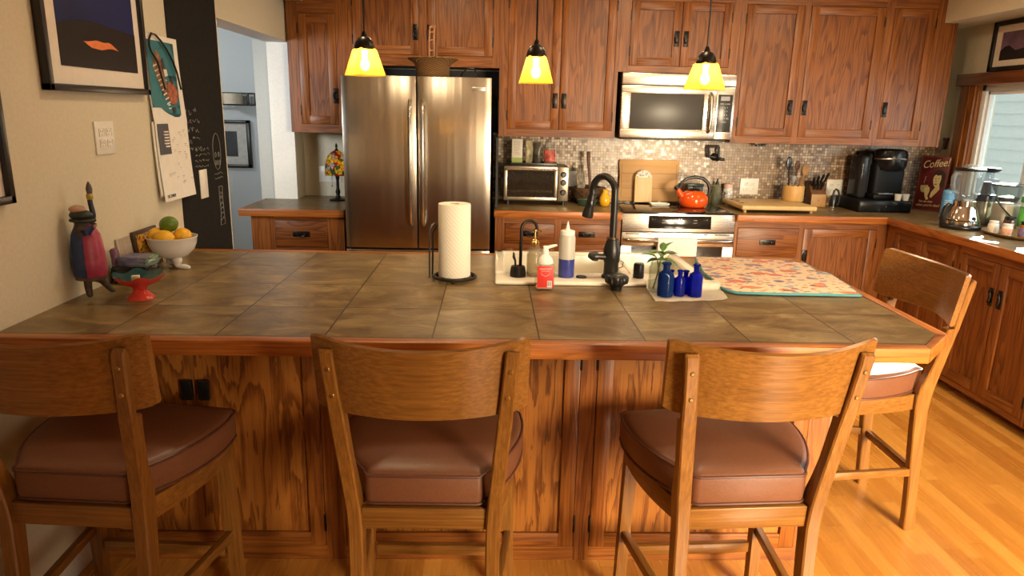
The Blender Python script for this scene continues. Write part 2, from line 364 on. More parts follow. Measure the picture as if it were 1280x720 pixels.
def FXR(o): return M4((0, -1, 0), (0, 0, 1), (-1, 0, 0), o)       # on the right wall, facing -X

# ================================================================== THE ROOM
XL, XR, YB, YF, ZC = -1.391, 3.33, 5.29, -1.6, 2.44
OY0, OY1, OZ = 3.742, 5.06, 1.975                    # doorway to the hall
WIN = (2.55, 4.93, 1.00, 1.80)                       # window over the right-hand worktop: y0 y1 z0 z1
CT = .914
cream = wallpaint('wall_cream', (.63, .57, .43)); hallp = wallpaint('hall_paint', (.47, .50, .50))
whitep = wallpaint('white_paint', (.80, .80, .77))
struct('floor', box(-4.2, XR+.2, YF-.2, 6.4, -.1, 0), floorwood())
struct('ceiling', box(-4.2, XR+.2, YF-.2, 6.4, ZC, ZC+.1), wallpaint('ceiling_white', (.74, .68, .56)))
w = MB(); w.box(XL-.16, XL, YF, OY0, 0, ZC); w.box(XL-.16, XL, OY0, OY1, OZ, ZC); w.box(XL-.16, XL, OY1, YB+.1, 0, ZC)
wl = struct('wall_left', w, [cream, whitep])
for p in wl.data.polygons:                           # the white painted reveal of the doorway
    c, nn = p.center, p.normal
    if c.y > 3.0 and ((abs(nn.y) > .9 and OY0-.01 < c.y < OY1+.01 and c.z > 0) or (nn.z < -.9 and abs(c.z-OZ) < .01)): p.material_index = 1
struct('wall_back', box(-4.2 if False else XL-.16, XR+.2, YB, YB+.12, 0, ZC), cream)
y0, y1, z0, z1 = WIN
w = MB(); w.box(XR, XR+.14, YF, y0, 0, ZC); w.box(XR, XR+.14, y1, YB+.1, 0, ZC); w.box(XR, XR+.14, y0, y1, 0, z0); w.box(XR, XR+.14, y0, y1, z1, ZC)
struct('wall_right', w, cream)
w = MB(); w.box(XL-.16, 1.55, YF-.14, YF, 0, ZC); w.box(3.1, XR+.2, YF-.14, YF, 0, ZC); w.box(1.55, 3.1, YF-.14, YF, 2.15, ZC)
struct('wall_front', w, cream)
struct('trim_soffit_left', box(XL, XL+.135, 2.2, 4.93, 2.225, ZC), cream)
struct('trim_soffit_right', box(3.035, XR, 1.0, YB, 2.195, ZC), cream)
struct('trim_corner', box(XL-.165, XL+.002, OY0, OY0+.012, 0, OZ), wallpaint('corner_bead', (.78, .68, .50)))
# hall seen through the doorway
struct('wall_hall_back', box(-4.2, XL-.16, 6.2, 6.3, 0, ZC), hallp)
struct('wall_hall_left', box(-4.2, -4.1, 2.6, 6.2, 0, ZC), hallp)
struct('wall_hall_front', box(-4.2, XL-.16, 2.5, 2.6, 0, ZC), hallp)
struct('wall_hall_right', box(XL-.26, XL-.161, OY1+.02, 6.2, 0, ZC), hallp)
# neighbour's pale siding outside the window
w = MB()
for i in range(16): w.prism([(6.6, .02+i*.15), (6.575, .02+i*.15), (6.6, .17+i*.15)], 'Y', 1.5, 13)
w.box(6.6, 6.7, 1.5, 13, 0, 2.42)
struct('wall_exterior', w, plain('siding', (.60, .645, .615), .6, 0, .3, .03))
# window
wn = MB(); fw = .045
wn.box(XR+.03, XR+.10, y0, y1, z0, z0+fw, .004); wn.box(XR+.03, XR+.10, y0, y1, z1-fw, z1, .004)
for a, b in ((y0, y0+fw), (y1-fw, y1), (3.30, 3.36), (4.36, 4.42)): wn.box(XR+.03, XR+.10, a, b, z0, z1, .004)
for a, b in ((4.42, y1-fw), (y0+fw, 3.30), (3.36, 4.36)):
    for q in ((a, a+.022, z0+fw, z1-fw), (b-.022, b, z0+fw, z1-fw), (a, b, z0+fw, z0+fw+.022), (a, b, z1-fw-.022, z1-fw)):
        wn.box(XR+.045, XR+.085, *q, .003)
vinyl = plain('white_vinyl', (.82, .84, .86), .35, 0, .5, .02)
w1 = struct('window_1', wn, vinyl)
g = box(XR+.062, XR+.066, y0+.02, y1-.02, z0+.02, z1-.02).build('window_pane', glass('window_glass', (.93, .98, .97), .02, thin=True, opac=.03), w1)
c = MB(); cw = .10
c.box(XR-.022, XR, y1, y1+cw+.06, z0-.02, z1, .004); c.box(XR-.022, XR, y0-cw, y0, z0-.02, z1, .004)
c.box(XR-.03, XR-.018, y1+.05, y1+.10, z0-.02, z1, .003)
c.box(XR, XR+.03, y1-.002, y1+.012, z0, z1); c.box(XR-.045, XR+.03, y0-.12, y1+.14, z0-.03, z0, .006)
struct('trim_window_casing', c, oak('Z'))
c = box(XR-.045, XR, y0-.18, y1+.19, z1-.005, z1+.075, .006)
struct('trim_window_head', c, wood('dark_oak_Y', 'Y', (.05, .014, .005), (.15, .045, .014), (.22, .075, .022)))
struct('trim_backsplash', box(.0, XR-.001, YB-.012, YB+.001, CT-.03, 1.40), mosaic())
struct('baseboard_left', box(XL, XL+.014, YF, 2.19, 0, .09, .003), whitep)
struct('trim_alcove_shade', MB().box(-.975, .03, YB-.004, YB+.001, 0, 1.832).box(.0195, .0345, 4.665, YB-.001, .93, 1.385), plain('alcove_shade_black', (.012, .011, .010), .6))  # black sheets standing in for the deep shade behind and beside the refrigerator
# window behind the camera
w2 = struct('window_2', MB().box(1.55, 1.61, YF-.10, YF-.04, .0, 2.15, .004).box(3.04, 3.1, YF-.10, YF-.04, .0, 2.15, .004).box(2.29, 2.36, YF-.10, YF-.04, .0, 2.15, .004).box(1.55, 3.1, YF-.10, YF-.04, 2.09, 2.15, .004), vinyl)

# ================================================================== CABINETS
def frame_map(plane, face):
    def bx(mb, u0, u1, z0, z1, d0, d1, bev=0):
        d0, d1 = min(d0, d1), max(d0, d1)
        if plane == 'Y': mb.box(u0, u1, face-d1, face-d0, z0, z1, bev)
        else: mb.box(face-d1, face-d0, u0, u1, z0, z1, bev)
    def pt(u, z, d): return (u, face-d, z) if plane == 'Y' else (face-d, u, z)
    return bx, pt
def pull(parent, plane, face, u, z, vert):
    """dark mission-style plate with a small bail"""
    bx, pt = frame_map(plane, face); mb = MB(); a, b = (.017, .05) if vert else (.055, .0185)
    bx(mb, u-a, u+a, z-b, z+b, 0, .004, .0015)
    q = .026
    for s in (-1, 1):
        if vert: bx(mb, u-.008, u+.008, z+s*q-.007, z+s*q+.007, .003, .017, .002)
        else: bx(mb, u+s*q-.007, u+s*q+.007, z-.006, z+.006, .003, .017, .002)
    P = [(-q, 0), (-q*.8, -.010), (0, -.014), (q*.8, -.010), (q, 0)]
    mb.tube([pt(u+(y if vert else x), z+(x if vert else y), .015) for x, y in P], .0045, 8)
    return mb.build('handle', BRONZE(), parent)
def door(parent, plane, face, u0, u1, z0, z1, hu=None, hz=None, hinge=None, st=.055, panel=None, name='door', hvert=True):
    bx, pt = frame_map(plane, face); g_ = .0022; u0 += g_; u1 -= g_; z0 += g_; z1 -= g_
    mb = MB(); H = 'X' if plane == 'Y' else 'Y'
    bx(mb, u0, u0+st, z0, z1, -.018, .003, .0015); bx(mb, u1-st, u1, z0, z1, -.018, .003, .0015)
    mb.mi = 1; bx(mb, u0+st, u1-st, z0, z0+st, -.018, .0025, .001); bx(mb, u0+st, u1-st, z1-st, z1, -.018, .0025, .001)
    d = mb.build(name, [oak('Z'), oak(H)], parent)
    pm = MB(); bx(pm, u0+st-.004, u1-st+.004, z0+st-.004, z1-st+.004, -.016, -.009)
    pm.build('panel', panel or oakpanel('Z'), d)
    if hu is not None: pull(d, plane, face-.003, hu, hz, hvert)
    if hinge:
        for zz in (z0+.09, z1-.09):
            hm = MB(); uu = u0-.0015 if hinge == 'L' else u1+.0015
            bx(hm, uu-.0035, uu+.0035, zz-.032, zz+.032, -.004, .0055, .001); hm.build('hinge', BRONZE(), d)
    return d
def drawer(parent, plane, face, u0, u1, z0, z1, h=True):
    bx, pt = frame_map(plane, face); g_ = .0022; mb = MB(); H = 'X' if plane == 'Y' else 'Y'
    bx(mb, u0+g_, u1-g_, z0+g_, z1-g_, -.018, .003, .002)
    d = mb.build('drawer', oakpanel(H), parent)
    if h: pull(d, plane, face-.003, (u0+u1)/2, (z0+z1)/2, False)
    return d
def cabinet(name, label, plane, face, u0, u1, z0, z1, depth, ops, group=None, toe=False, carcass_side=None):
    bx, pt = frame_map(plane, face); H = 'X' if plane == 'Y' else 'Y'
    c = pt((u0+u1)/2, 0 if toe else z0, -depth/2)
    t = thing(name, label, 'cabinet', c, group)
    mb = MB(); bx(mb, u0, u1, z0, z1, -.0215, -depth)
    if toe: bx(mb, u0, u1, 0, z0, -.075, -depth)
    mb.build('carcass', oak('Z'), t)
    us = sorted({u0, u1, *[q for o in ops for q in o[:2]]}); zs = sorted({z0, z1, *[q for o in ops for q in o[2:4]]})
    mb = MB()
    for a, b in zip(us, us[1:]):
        rail = any(o[0] <= (a+b)/2 <= o[1] for o in ops)
        if not rail: mb.mi = 0; bx(mb, a, b, z0, z1, -.0215, 0); continue
        run = None
        for cc, d in zip(zs, zs[1:]):
            m_ = ((a+b)/2, (cc+d)/2)
            hole = any(o[0] <= m_[0] <= o[1] and o[2] <= m_[1] <= o[3] for o in ops)
            if not hole: mb.mi = 1; bx(mb, a, b, cc, d, -.0215, 0)
    mb.build('face_frame', [oak('Z'), oak(H)], t)
    for o in ops:
        if o[4] == 'drawer': drawer(t, plane, face, *o[:4])
        else: door(t, plane, face, *o[:4], *(o[5:8] if len(o) > 5 else ()))
    return t
UY = 4.95; UT = ZC-.012; UD = YB-UY-.002
cabinet('wall_cabinet', 'narrow oak wall cabinet with one door, left of the refrigerator by the doorway', 'Y', UY, -1.378, -.985, 1.385, UT, UD,
        [(-1.306, -1.055, 1.44, 2.15, 'door', -1.068, 1.63, 'L')], 'oak wall cabinets')
cabinet('wall_cabinet', 'short oak wall cabinet with two doors directly above the steel refrigerator', 'Y', UY, -.985, .035, 1.835, UT, UD,
        [(-.945, -.505, 1.905, 2.33, 'door', -.527, 2.05, 'L'), (-.452, -.012, 1.905, 2.33, 'door', -.432, 2.05, 'R')], 'oak wall cabinets')
cabinet('wall_cabinet', 'tall oak wall cabinet with two doors above the toaster oven', 'Y', UY, .036, .838, 1.387, UT, UD,
        [(.092, .448, 1.437, 2.34, 'door', .417, 1.63, 'L'), (.4485, .815, 1.437, 2.34, 'door', .478, 1.63, 'R')], 'oak wall cabinets')
cabinet('wall_cabinet', 'small oak wall cabinet with two doors directly above the microwave', 'Y', UY, .839, 1.648, 1.83, UT, UD,
        [(.908, 1.252, 1.872, 2.285, 'door', 1.222, 2.05, 'L'), (1.2525, 1.588, 1.872, 2.285, 'door', 1.285, 2.05, 'R')], 'oak wall cabinets')
cabinet('wall_cabinet', 'widest oak wall cabinet with two tall doors, right of the microwave', 'Y', UY, 1.649, 2.652, 1.375, UT, UD,
        [(1.682, 2.075, 1.422, 2.282, 'door', 2.040, 1.62, 'L'), (2.116, 2.625, 1.422, 2.282, 'door', 2.142, 1.62, 'R')], 'oak wall cabinets')
t = cabinet('wall_cabinet', 'oak wall cabinet with one door at the right end above the coffee maker', 'Y', UY, 2.653, 3.034, 1.375, UT, UD,
        [(2.682, 2.976, 1.422, 2.282, 'door', 2.705, 1.62, 'R')], 'oak wall cabinets')
MB().box(3.034, 3.125, UY, YB-.002, 1.375, 2.192).box(3.11, 3.125, UY-.004, YB-.002, 1.372, 2.194).build('end_filler', oak('Z'), t)

FB = 4.66
cabinet('base_cabinet', 'oak base cabinet with a drawer by the doorway, under the stained-glass lamp', 'Y', 4.555, -1.56, -.962, .055, .868, .48,
        [(-1.41, -1.07, .66, .838, 'drawer'), (-1.41, -1.07, .10, .635, 'door', -1.10, .50, 'L')], 'oak base cabinets', toe=True)
cabinet('base_cabinet', 'oak base cabinet with two drawers under the toaster oven', 'Y', FB, .02, .866, .055, .868, .61,
        [(.085, .422, .692, .828, 'drawer'), (.465, .812, .692, .828, 'drawer'), (.085, .422, .10, .66, 'door', .39, .52, 'L'), (.465, .812, .10, .66, 'door', .50, .52, 'R')], 'oak base cabinets', toe=True)
cabinet('base_cabinet', 'oak base cabinet with drawers and one door, right of the range', 'Y', FB, 1.642, 2.688, .055, .868, .61,
        [(1.662, 2.084, .628, .825, 'drawer'), (1.662, 2.084, .375, .605, 'drawer'), (1.662, 2.084, .10, .352, 'drawer'), (2.116, 2.622, .10, .825, 'door', 2.138, .63, 'R')], 'oak base cabinets', toe=True)
FX = 2.69
for i, (a, b, lab) in enumerate(((3.905, 4.655, 'oak base cabinet with two doors below the blender, next to the inside corner'),
                                 (3.195, 3.900, 'oak base cabinet with two doors below the tray of bottles, past the island-end stool'),
                                 (2.47, 3.19, 'oak base cabinet under the window worktop, nearest the camera at the picture edge'))):
    m_ = (a+b)/2 if i else 4.25
    hi = b-.03 if i else 4.56
    cabinet('base_cabinet', lab, 'X', FX, a, b, .055, .868, .62,
            [(a+.028, m_-.003, .088, .825, 'door', m_-.035, .64, 'L'), (m_+.003, hi, .088, .825, 'door', m_+.035, .64, 'R')], 'oak base cabinets', toe=True)

# ------------------------------------------------------------------ island
IY, IX1 = 2.19, 1.165
t = thing('island_cabinet', 'big oak panelled island cabinet behind the row of bar stools', 'island', (0, 2.6, 0))
box(XL+.002, IX1, IY+.0215, 3.11, 0, .62).build('carcass', oak('Z'), t); box(XL+.002, IX1, IY+.0215, 2.55, .62, .869).build('front_carcass', oak('Z'), t)
box(XL+.002, -.01, 2.55, 3.11, .62, .869).build('side_carcass', oak('Z'), t); box(.89, IX1, 2.55, 3.11, .62, .869).build('side_carcass', oak('Z'), t)
mb = MB(); ops = [(-1.33, -.564), (-.495, .304), (.358, 1.095)]
for a, b in ((XL+.002, -1.33), (-.564, -.495), (.304, .358), (1.095, IX1)): mb.box(a, b, IY, IY+.0215, 0, .869)
mb.mi = 1
for a, b in ops: mb.box(a, b, IY, IY+.0215, 0, .054); mb.box(a, b, IY, IY+.0215, .845, .869)
mb.build('face_frame', [oak('Z'), oak('X')], t)
for (a, b), hg in zip(ops, ('R', 'R', 'L')):
    d = door(t, 'Y', IY, a, b, .054, .845, None, None, hg, st=.052, panel=ply('Z'))
# the stiles of the plywood doors share its strong figure
o = MB().box(-1.012, -.976, IY-.014, IY, .604, .673, .002).box(-.958, -.922, IY-.014, IY, .604, .673, .002)
o.build('outlet', PLASTIC_B(), t)
# seam strip and end rail on the island's free end
mb = MB(); 
for a, b in ((2.26, 2.62), (2.70, 3.04)): mb.box(IX1, IX1+.008, a, b, .11, .80, .002)
mb.build('end_panel', ply('Z'), t)

def worktop(name, label, outline, z0, z1, edges, hole=None):
    """tiled slab with a separate oak edging along the listed outline edges"""
    xs = [p[0] for p in outline]; ys = [p[1] for p in outline]
    t = thing(name, label, 'worktop', ((min(xs)+max(xs))/2, (min(ys)+max(ys))/2, z0))
    return t
OUT = [(XL+.001, 1.872), (1.262, 1.872), (1.405, 2.022), (1.425, 3.175), (XL+.001, 3.175)]
t = thing('island_worktop', 'long stone-tiled island worktop with oak edging and a clipped corner', 'worktop', (0, 2.5, .87))
HX0, HX1, HY0, HY1 = .03, .830, 2.585, 3.12
mb = MB()
inn = [(XL+.001, 1.915), (1.268, 1.915), (1.368, 2.022), (1.388, 3.14), (XL+.001, 3.14)]
mb.prism([inn[0], inn[1], inn[2], (1.368+.02*(HY0-2.022)/1.118, HY0), (XL+.001, HY0)], 'Z', .8705, CT)
mb.prism([(XL+.001, HY0), (HX0, HY0), (HX0, HY1), (XL+.001, HY1)], 'Z', .8705, CT)
mb.prism([(HX1, HY0), (1.368+.02*(HY0-2.022)/1.118, HY0), (1.3875, HY1), (HX1, HY1)], 'Z', .8705, CT)
mb.prism([(XL+.001, HY1), (1.3875, HY1), (1.388, 3.14), (XL+.001, 3.14)], 'Z', .8705, CT)
mb.build('tile_top', tiles(), t)
mb = MB(); mb.prism([OUT[0], OUT[1], inn[1], inn[0]], 'Z', .8702, CT+.002, .004)
mb.prism([OUT[4], OUT[3], inn[3], inn[4]], 'Z', .8702, CT+.002, .004)
mb.mi = 1; mb.prism([OUT[1], OUT[2], inn[2], inn[1]], 'Z', .8702, CT+.002, .005)
mb.mi = 2; mb.prism([OUT[2], OUT[3], inn[3], inn[2]], 'Z', .8702, CT+.002, .004)
mb.build('edging', [oakedge('X'), oakedge('X'), oakedge('Y')], t)

def slab(name, label, poly, edging):
    fl_ = [q for p in poly for q in p] if isinstance(poly[0][0], tuple) else poly
    t = thing(name, label, 'worktop', (sum(p[0] for p in fl_)/len(fl_), sum(p[1] for p in fl_)/len(fl_), .868))
    for p_ in (poly if isinstance(poly[0][0], tuple) else [poly]): MB().prism(p_, 'Z', .8685, CT).build('tile_top', tiles(), t)
    mb = MB()
    for q, ax in edging:
        MB().box(*q, .8685, CT+.001, .004).build('edging', oakedge(ax), t)
    return t
slab('worktop', 'short tiled worktop with oak edging under the stained-glass lamp', [(-1.60, 4.53), (-.952, 4.53), (-.952, YB-.002), (XL+.002, YB-.002), (XL+.002, OY1-.003), (-1.60, OY1-.003)],
     [((-1.62, -.952, 4.50, 4.53), 'X'), ((-1.62, -1.60, 4.53, OY1-.004), 'Y')])
slab('worktop', 'tiled worktop with oak edging under the toaster oven', [(.012, 4.655), (.867, 4.655), (.867, YB-.013), (.012, YB-.013)], [((.012, .867, 4.625, 4.655), 'X')])
slab('worktop', 'L-shaped tiled worktop with oak edging running under the coffee maker and window', [[(1.643, 4.655), (2.69, 4.655), (2.69, YB-.013), (1.643, YB-.013)], [(2.69, 2.45), (XR-.002, 2.45), (XR-.002, YB-.013), (2.69, YB-.013)]],
     [((1.643, 2.69, 4.625, 4.655), 'X'), ((2.66, 2.69, 2.45, 4.626), 'Y')])

# ================================================================== BAR STOOLS
# local frame: origin on the floor under the seat, the sitter faces +y
def seat_outline(grow=0, n=10):
    """rear narrower than the front, gently bowed sides and front, tight front corners"""
    def arc(c, r, a0, a1, k=6): return [(c[0]+r*math.cos(math.radians(a0+(a1-a0)*i/k)), c[1]+r*math.sin(math.radians(a0+(a1-a0)*i/k))) for i in range(k+1)]
    P = []
    P += arc((.130, -.158), .025, 280, 360, 4)
    for i in range(1, 9):                              # right side
        f = i/9; P.append((.156+.101*math.sin(min(1, f*1.2)*PI*.5)**.8, -.152+.342*f))
    P += arc((.222, .20), .030, 0, 75, 5)
    for i in range(1, 8):
        f = i/8; P.append((.222-.444*f, .229+.018*math.sin(f*PI)))
    L = [(-x, y) for x, y in P[:16+4]]; 
    right = P[:len(P)-7]; front = P[len(P)-7:]
    left = [(-x, y) for x, y in reversed(right)]
    out = right+front+left
    if grow: out = [(x*(1+grow/.24), y*(1+grow/.22)) for x, y in out]
    return out
def make_stool():
    t = thing('bar_stool', '', 'bar stool', (0, 0, 0), 'bar stools at the island')
    leather = plain('brown_vinyl', (.165, .064, .032), .40, 0, .5, .05, .10, 160)
    pipe = plain('piping', (.10, .034, .02), .45, 0, .5, .03)
    O = seat_outline(); cx, cy = 0, .02
    def ring(k, z, dome=0): return [(cx+(x-cx)*k, cy+(y-cy)*k, z) for x, y in O]
    mb = MB()
    rings = [ring(.95, .563), ring(.985, .567), ring(1.0, .580), ring(1.005, .610), ring(1.0, .640), ring(.985, .651), ring(.93, .658), ring(.8, .664), ring(.55, .669), ring(.25, .671), ring(.02, .672)]
    mb.loft(rings); seat = mb.build('seat', leather, t, 50)
    mb = MB(); mb.tube([(x, y, .647) for x, y, _ in ring(1.0, 0)], .0042, 7, closed=True); mb.tube([(x, y, .570) for x, y, _ in ring(.995, 0)], .004, 7, closed=True)
    mb.build('piping', pipe, seat)
    # apron under the cushion
    W = stoolwood
    mb = MB(); mb.box(-.160, .160, -.188, -.164, .500, .560, .003); mb.build('rear_rail', W('X'), t)
    for s in (-1, 1):
        mb = MB(); A = []
        for i in range(9):
            f = i/8; A.append((s*(.170+.066*math.sin(min(1, f*1.15)*PI*.5)**.85), -.168+.368*f))
        B = [(x-s*.024, y) for x, y in A][::-1]
        mb.prism(A+B, 'Z', .500, .561, .002); mb.build('side_rail', W('Y'), t)
    mb = MB(); A = [(-.205+.41*i/8, .212+.016*math.sin(PI*i/8)) for i in range(9)]; B = [(x, y-.024) for x, y in A][::-1]
    mb.prism(A+B, 'Z', .500, .561, .002); mb.build('front_rail', W('X'), t)
    # rear legs run up into the back posts, kicking backwards from the knee and splaying outwards
    prof = [(0, -.228, -.184), (.12, -.220, -.178), (.28, -.210, -.166), (.42, -.203, -.154), (.50, -.200, -.149), (.555, -.202, -.147), (.60, -.206, -.152), (.64, -.212, -.166), (.70, -.222, -.182), (.80, -.238, -.197), (.826, -.243, -.200), (.829, -.2435, -.221), (.90, -.254, -.228), (.985, -.266, -.240), (1.003, -.266, -.248), (1.010, -.260, -.253)]
    def spl(z): return 0 if z < .52 else .040*((z-.52)/.49)
    for s in (-1, 1):
        mb = MB(); rings = []
        for z, y0, y1 in prof:
            xc = s*(.176+spl(z)); hw = .0185 if z < .9 else .0165; e = .004
            rings.append([(xc-hw+e, y0, z), (xc+hw-e, y0, z), (xc+hw, y0+e, z), (xc+hw, y1-e, z), (xc+hw-e, y1, z), (xc-hw+e, y1, z), (xc-hw, y1-e, z), (xc-hw, y0+e, z)])
        mb.loft(rings); lg = mb.build('leg', W('Z'), t, 30)
        for z in (.962, .893):
            mb = MB(); xc = s*(.176+spl(z)); yb = -.266+(.985-z)*.145
            mb.lathe([(.0, -.0035), (.004, -.0035), (.0062, -.0018), (.0068, .004)], (xc, yb+.0005, z), 12, 'Y')
            mb.build('bolt', plain('aged_brass', (.40, .24, .09), .3, .9), lg)
    for s in (-1, 1):
        mb = MB(); rings = []
        for z, k in ((0, .82), (.25, .92), (.56, 1.0)):
            xc = s*(.214+.012*(1-z/.56)); yc = .190+.014*(1-z/.56); h = .0195*k
            rings.append([(xc-h, yc-h, z), (xc+h, yc-h, z), (xc+h, yc+h, z), (xc-h, yc+h, z)])
        mb.loft(rings); mb.build('leg', W('Z'), t, 30)
        mb = MB(); mb.box(-.011, .011, -.185, .195, -.015, .015, .003)
        mb.xf(Matrix.Translation((s*.200, 0, .245)) @ Matrix.Rotation(-s*math.radians(6.5), 4, 'Z')); mb.build('stretcher', W('Y'), t)
    box(-.195, .195, .182, .206, .165, .200, .003).build('footrest', W('X'), t)
    box(-.165, .165, -.206, -.184, .225, .257, .003).build('stretcher', W('X'), t)
    # curved back panel, hollow towards the sitter, leaning with the posts
    mb = MB(); rings = []
    N = 24; w_ = .259
    for i in range(N+1):
        a = -1+2*i/N; x = w_*math.sin(a*1.02)/math.sin(1.02)
        bow = .080*((x/w_)**2-.66)
        def pt(z, out):
            k = (z-.84)/.19; lean = -.221-.028*k
            return (x*(.985+.015*k), lean + bow + .0098 + out, z)
        ed = .011*abs(a)**14
        zt, zb = 1.043-ed-.022*(1-a*a), .838+ed; h = .0095
        rings.append([pt(zb+.004, -h), pt(zb, 0), pt(zb+.004, h), pt((zb+zt)/2, h), pt(zt-.004, h), pt(zt, 0), pt(zt-.004, -h), pt((zb+zt)/2, -h)])
    mb.loft(rings); mb.build('backrest', W('X'), t, 40)
    return t
st = make_stool()
st['label'] = 'brown leather bar stool in front of the island, beneath the hanging centre of the counter, second from the wall'
st.location = (-.160, 1.795, 0); st.rotation_euler = (0, 0, math.radians(-.8))
st['label'] = 'wooden bar stool with brown seat at the island front, between the other two stools there'
s1 = copy_tree(st, (-1.037, 1.80, 0), math.radians(-4.2), 'wooden bar stool with brown seat at the island front, next to the cream wall')
s3 = copy_tree(st, (.670, 1.805, 0), math.radians(3.4), 'wooden bar stool with brown seat at the island front, beside the open floor')
s4 = copy_tree(st, (1.435, 2.575, 0), math.radians(90), 'wooden bar stool at the clipped end of the island, its dark back facing the island')

# ================================================================== APPLIANCES
SS = steel(); SSX = steel('brushed_steel_wide', (.84, .79, .71), .27, 'X', .1)
# ---- refrigerator
FY0, fx0, fx1, fz1 = 4.37, -.915, -.014, 1.745
t = thing('refrigerator', 'tall stainless steel french-door refrigerator standing against the back wall', 'refrigerator', ((fx0+fx1)/2, 4.75, 0))
mb = MB(); mb.box(fx0+.006, fx1-.006, FY0+.085, 5.19, .02, fz1-.012, .006); mb.box(fx0+.03, fx1-.03, FY0+.06, FY0+.09, .03, fz1-.03)
mb.build('body', plain('fridge_grey', (.05, .05, .05), .45, 0, .5, .03), t)
xm = (fx0+fx1)/2
def fdoor(x0, x1, z0, z1):
    mb = MB(); n = 10; pts = []
    for i in range(n+1):
        f = i/n; pts.append((x0+(x1-x0)*f, FY0+.010-.010*math.sin(PI*f)))
    mb.prism(pts+[(x1, FY0+.08), (x0, FY0+.08)], 'Z', z0, z1, .003)
    return mb
for (a, b, s) in ((fx0, xm-.004, -1), (xm+.004, fx1, 1)):
    d = fdoor(a, b, .703, fz1).build('door', SS, t, 30)
    hx = xm + s*.036 + (-.002 if s < 0 else .001)
    mb = MB(); P = [(hx, FY0-.002, .852), (hx, FY0-.038, .880), (hx, FY0-.055, .96), (hx, FY0-.060, 1.23), (hx, FY0-.055, 1.50), (hx, FY0-.038, 1.575), (hx, FY0-.002, 1.603)]
    mb.tube(P, .0135, 10, flat=.8); mb.build('handle', plain('satin_steel', (.62, .58, .52), .2, 1, .5, .03), d)
d = fdoor(fx0, fx1, .06, .690).build('freezer_drawer', SS, t, 30)
mb = MB(); mb.tube([(fx0+.09, FY0, .60), (fx0+.11, FY0-.05, .60), (fx1-.11, FY0-.05, .60), (fx1-.09, FY0, .60)], .0135, 10); mb.build('handle', MATS['satin_steel'], d)
b_ = box(-.135, -.052, FY0+.002, FY0+.008, 1.668, 1.690, .001).build('badge', plain('badge_silver', (.72, .70, .66), .3, 1), t)
text('lettering', 'FRIGIDAIRE', .0125, PLASTIC_B(), b_, FY((-.0935, FY0+.0016, 1.679)), .0004)

# ---- range
RX0, RX1, RY = .873, 1.636, 4.645
t = thing('range', 'stainless steel slide-in electric range with a glossy black glass cooktop', 'range', ((RX0+RX1)/2, 4.95, 0))
box(RX0+.004, RX1-.004, RY+.03, 5.26, .02, .885, .004).build('body', plain('range_black', (.02, .02, .02), .4), t)
box(RX0, RX1, RY+.012, 5.272, .886, .918, .004).build('cooktop', plain('ceramic_glass', (.008, .007, .007), .06, 0, .6, 0), t)
mb = MB(); mb.prism([(RY+.0, .790), (RY+.06, .790), (RY+.06, .914), (RY+.022, .914), (RY+.012, .908)], 'X', RX0, RX1, .002); cp = mb.build('control_panel', SSX, t)
def slant(o): return M4((1, 0, 0), (0, .10, .995), (0, -.995, .10), o)
mb = MB(); mb.box(-.212, .212, -.043, .043, -.002, .0022, .001); mb.xf(slant((1.262, RY+.0055, .853))); disp = mb.build('display', plain('control_glass', (.012, .011, .010), .12), cp)
lit = plain('control_print', (.45, .43, .40), .5); 
text('lettering', 'F E', .020, glow('clock_digits', (1, .95, .9), 1.2), disp, slant((1.262, RY+.0030, .872)), .0003, .1)
for k, row in enumerate(('1  2  3  4  5', '6  7  8  9  0')): text('lettering', row, .0115, lit, disp, slant((1.245, RY+.0032+.002-.002*k, .845-.020*k)), .0003)
for x, z, s in ((1.085, .872, 'O  -  +'), (1.085, .833, 'O  -  +'), (1.435, .872, '-  +  O'), (1.435, .833, '-  +  O'), (1.155, .868, 'BAKE'), (1.155, .850, 'BROIL'), (1.155, .832, 'CLEAN'), (1.365, .868, 'OVEN'), (1.365, .850, 'LIGHT'), (1.365, .832, 'START')):
    text('lettering', s, .0095, lit, disp, slant((x, RY+.0030, z)), .0003)
dr = MB(); dr.box(RX0, RX1, RY+.004, RY+.032, .69, .782, .004); dr.box(RX0, RX1, RY+.004, RY+.032, .24, .33, .003); dr.box(RX0, RX0+.07, RY+.004, RY+.032, .33, .69); dr.box(RX1-.07, RX1, RY+.004, RY+.032, .33, .69)
dr = dr.build('oven_door', SSX, t)
box(RX0+.069, RX1-.069, RY+.008, RY+.03, .329, .691).build('oven_window', plain('oven_glass', (.012, .010, .009), .08), dr)
for a, b in ((.90, .995), (1.045, 1.07), (1.125, 1.225), (1.275, 1.375), (1.43, 1.455), (1.505, 1.605)): box(a, b, RY+.0025, RY+.006, .769, .776).build('vent_slot', PLASTIC_B(), dr)
mb = MB(); mb.tube([(.893, RY+.004, .735), (.900, RY-.030, .735), (.93, RY-.046, .735), (1.255, RY-.052, .735), (1.58, RY-.046, .735), (1.612, RY-.030, .735), (1.618, RY+.004, .735)], [.010, .013, .015, .0155, .015, .013, .010], 12); mb.build('handle', MATS['satin_steel'], dr)
box(RX0+.002, RX1-.002, RY+.006, RY+.032, .055, .228, .004).build('warming_drawer', SSX, t)

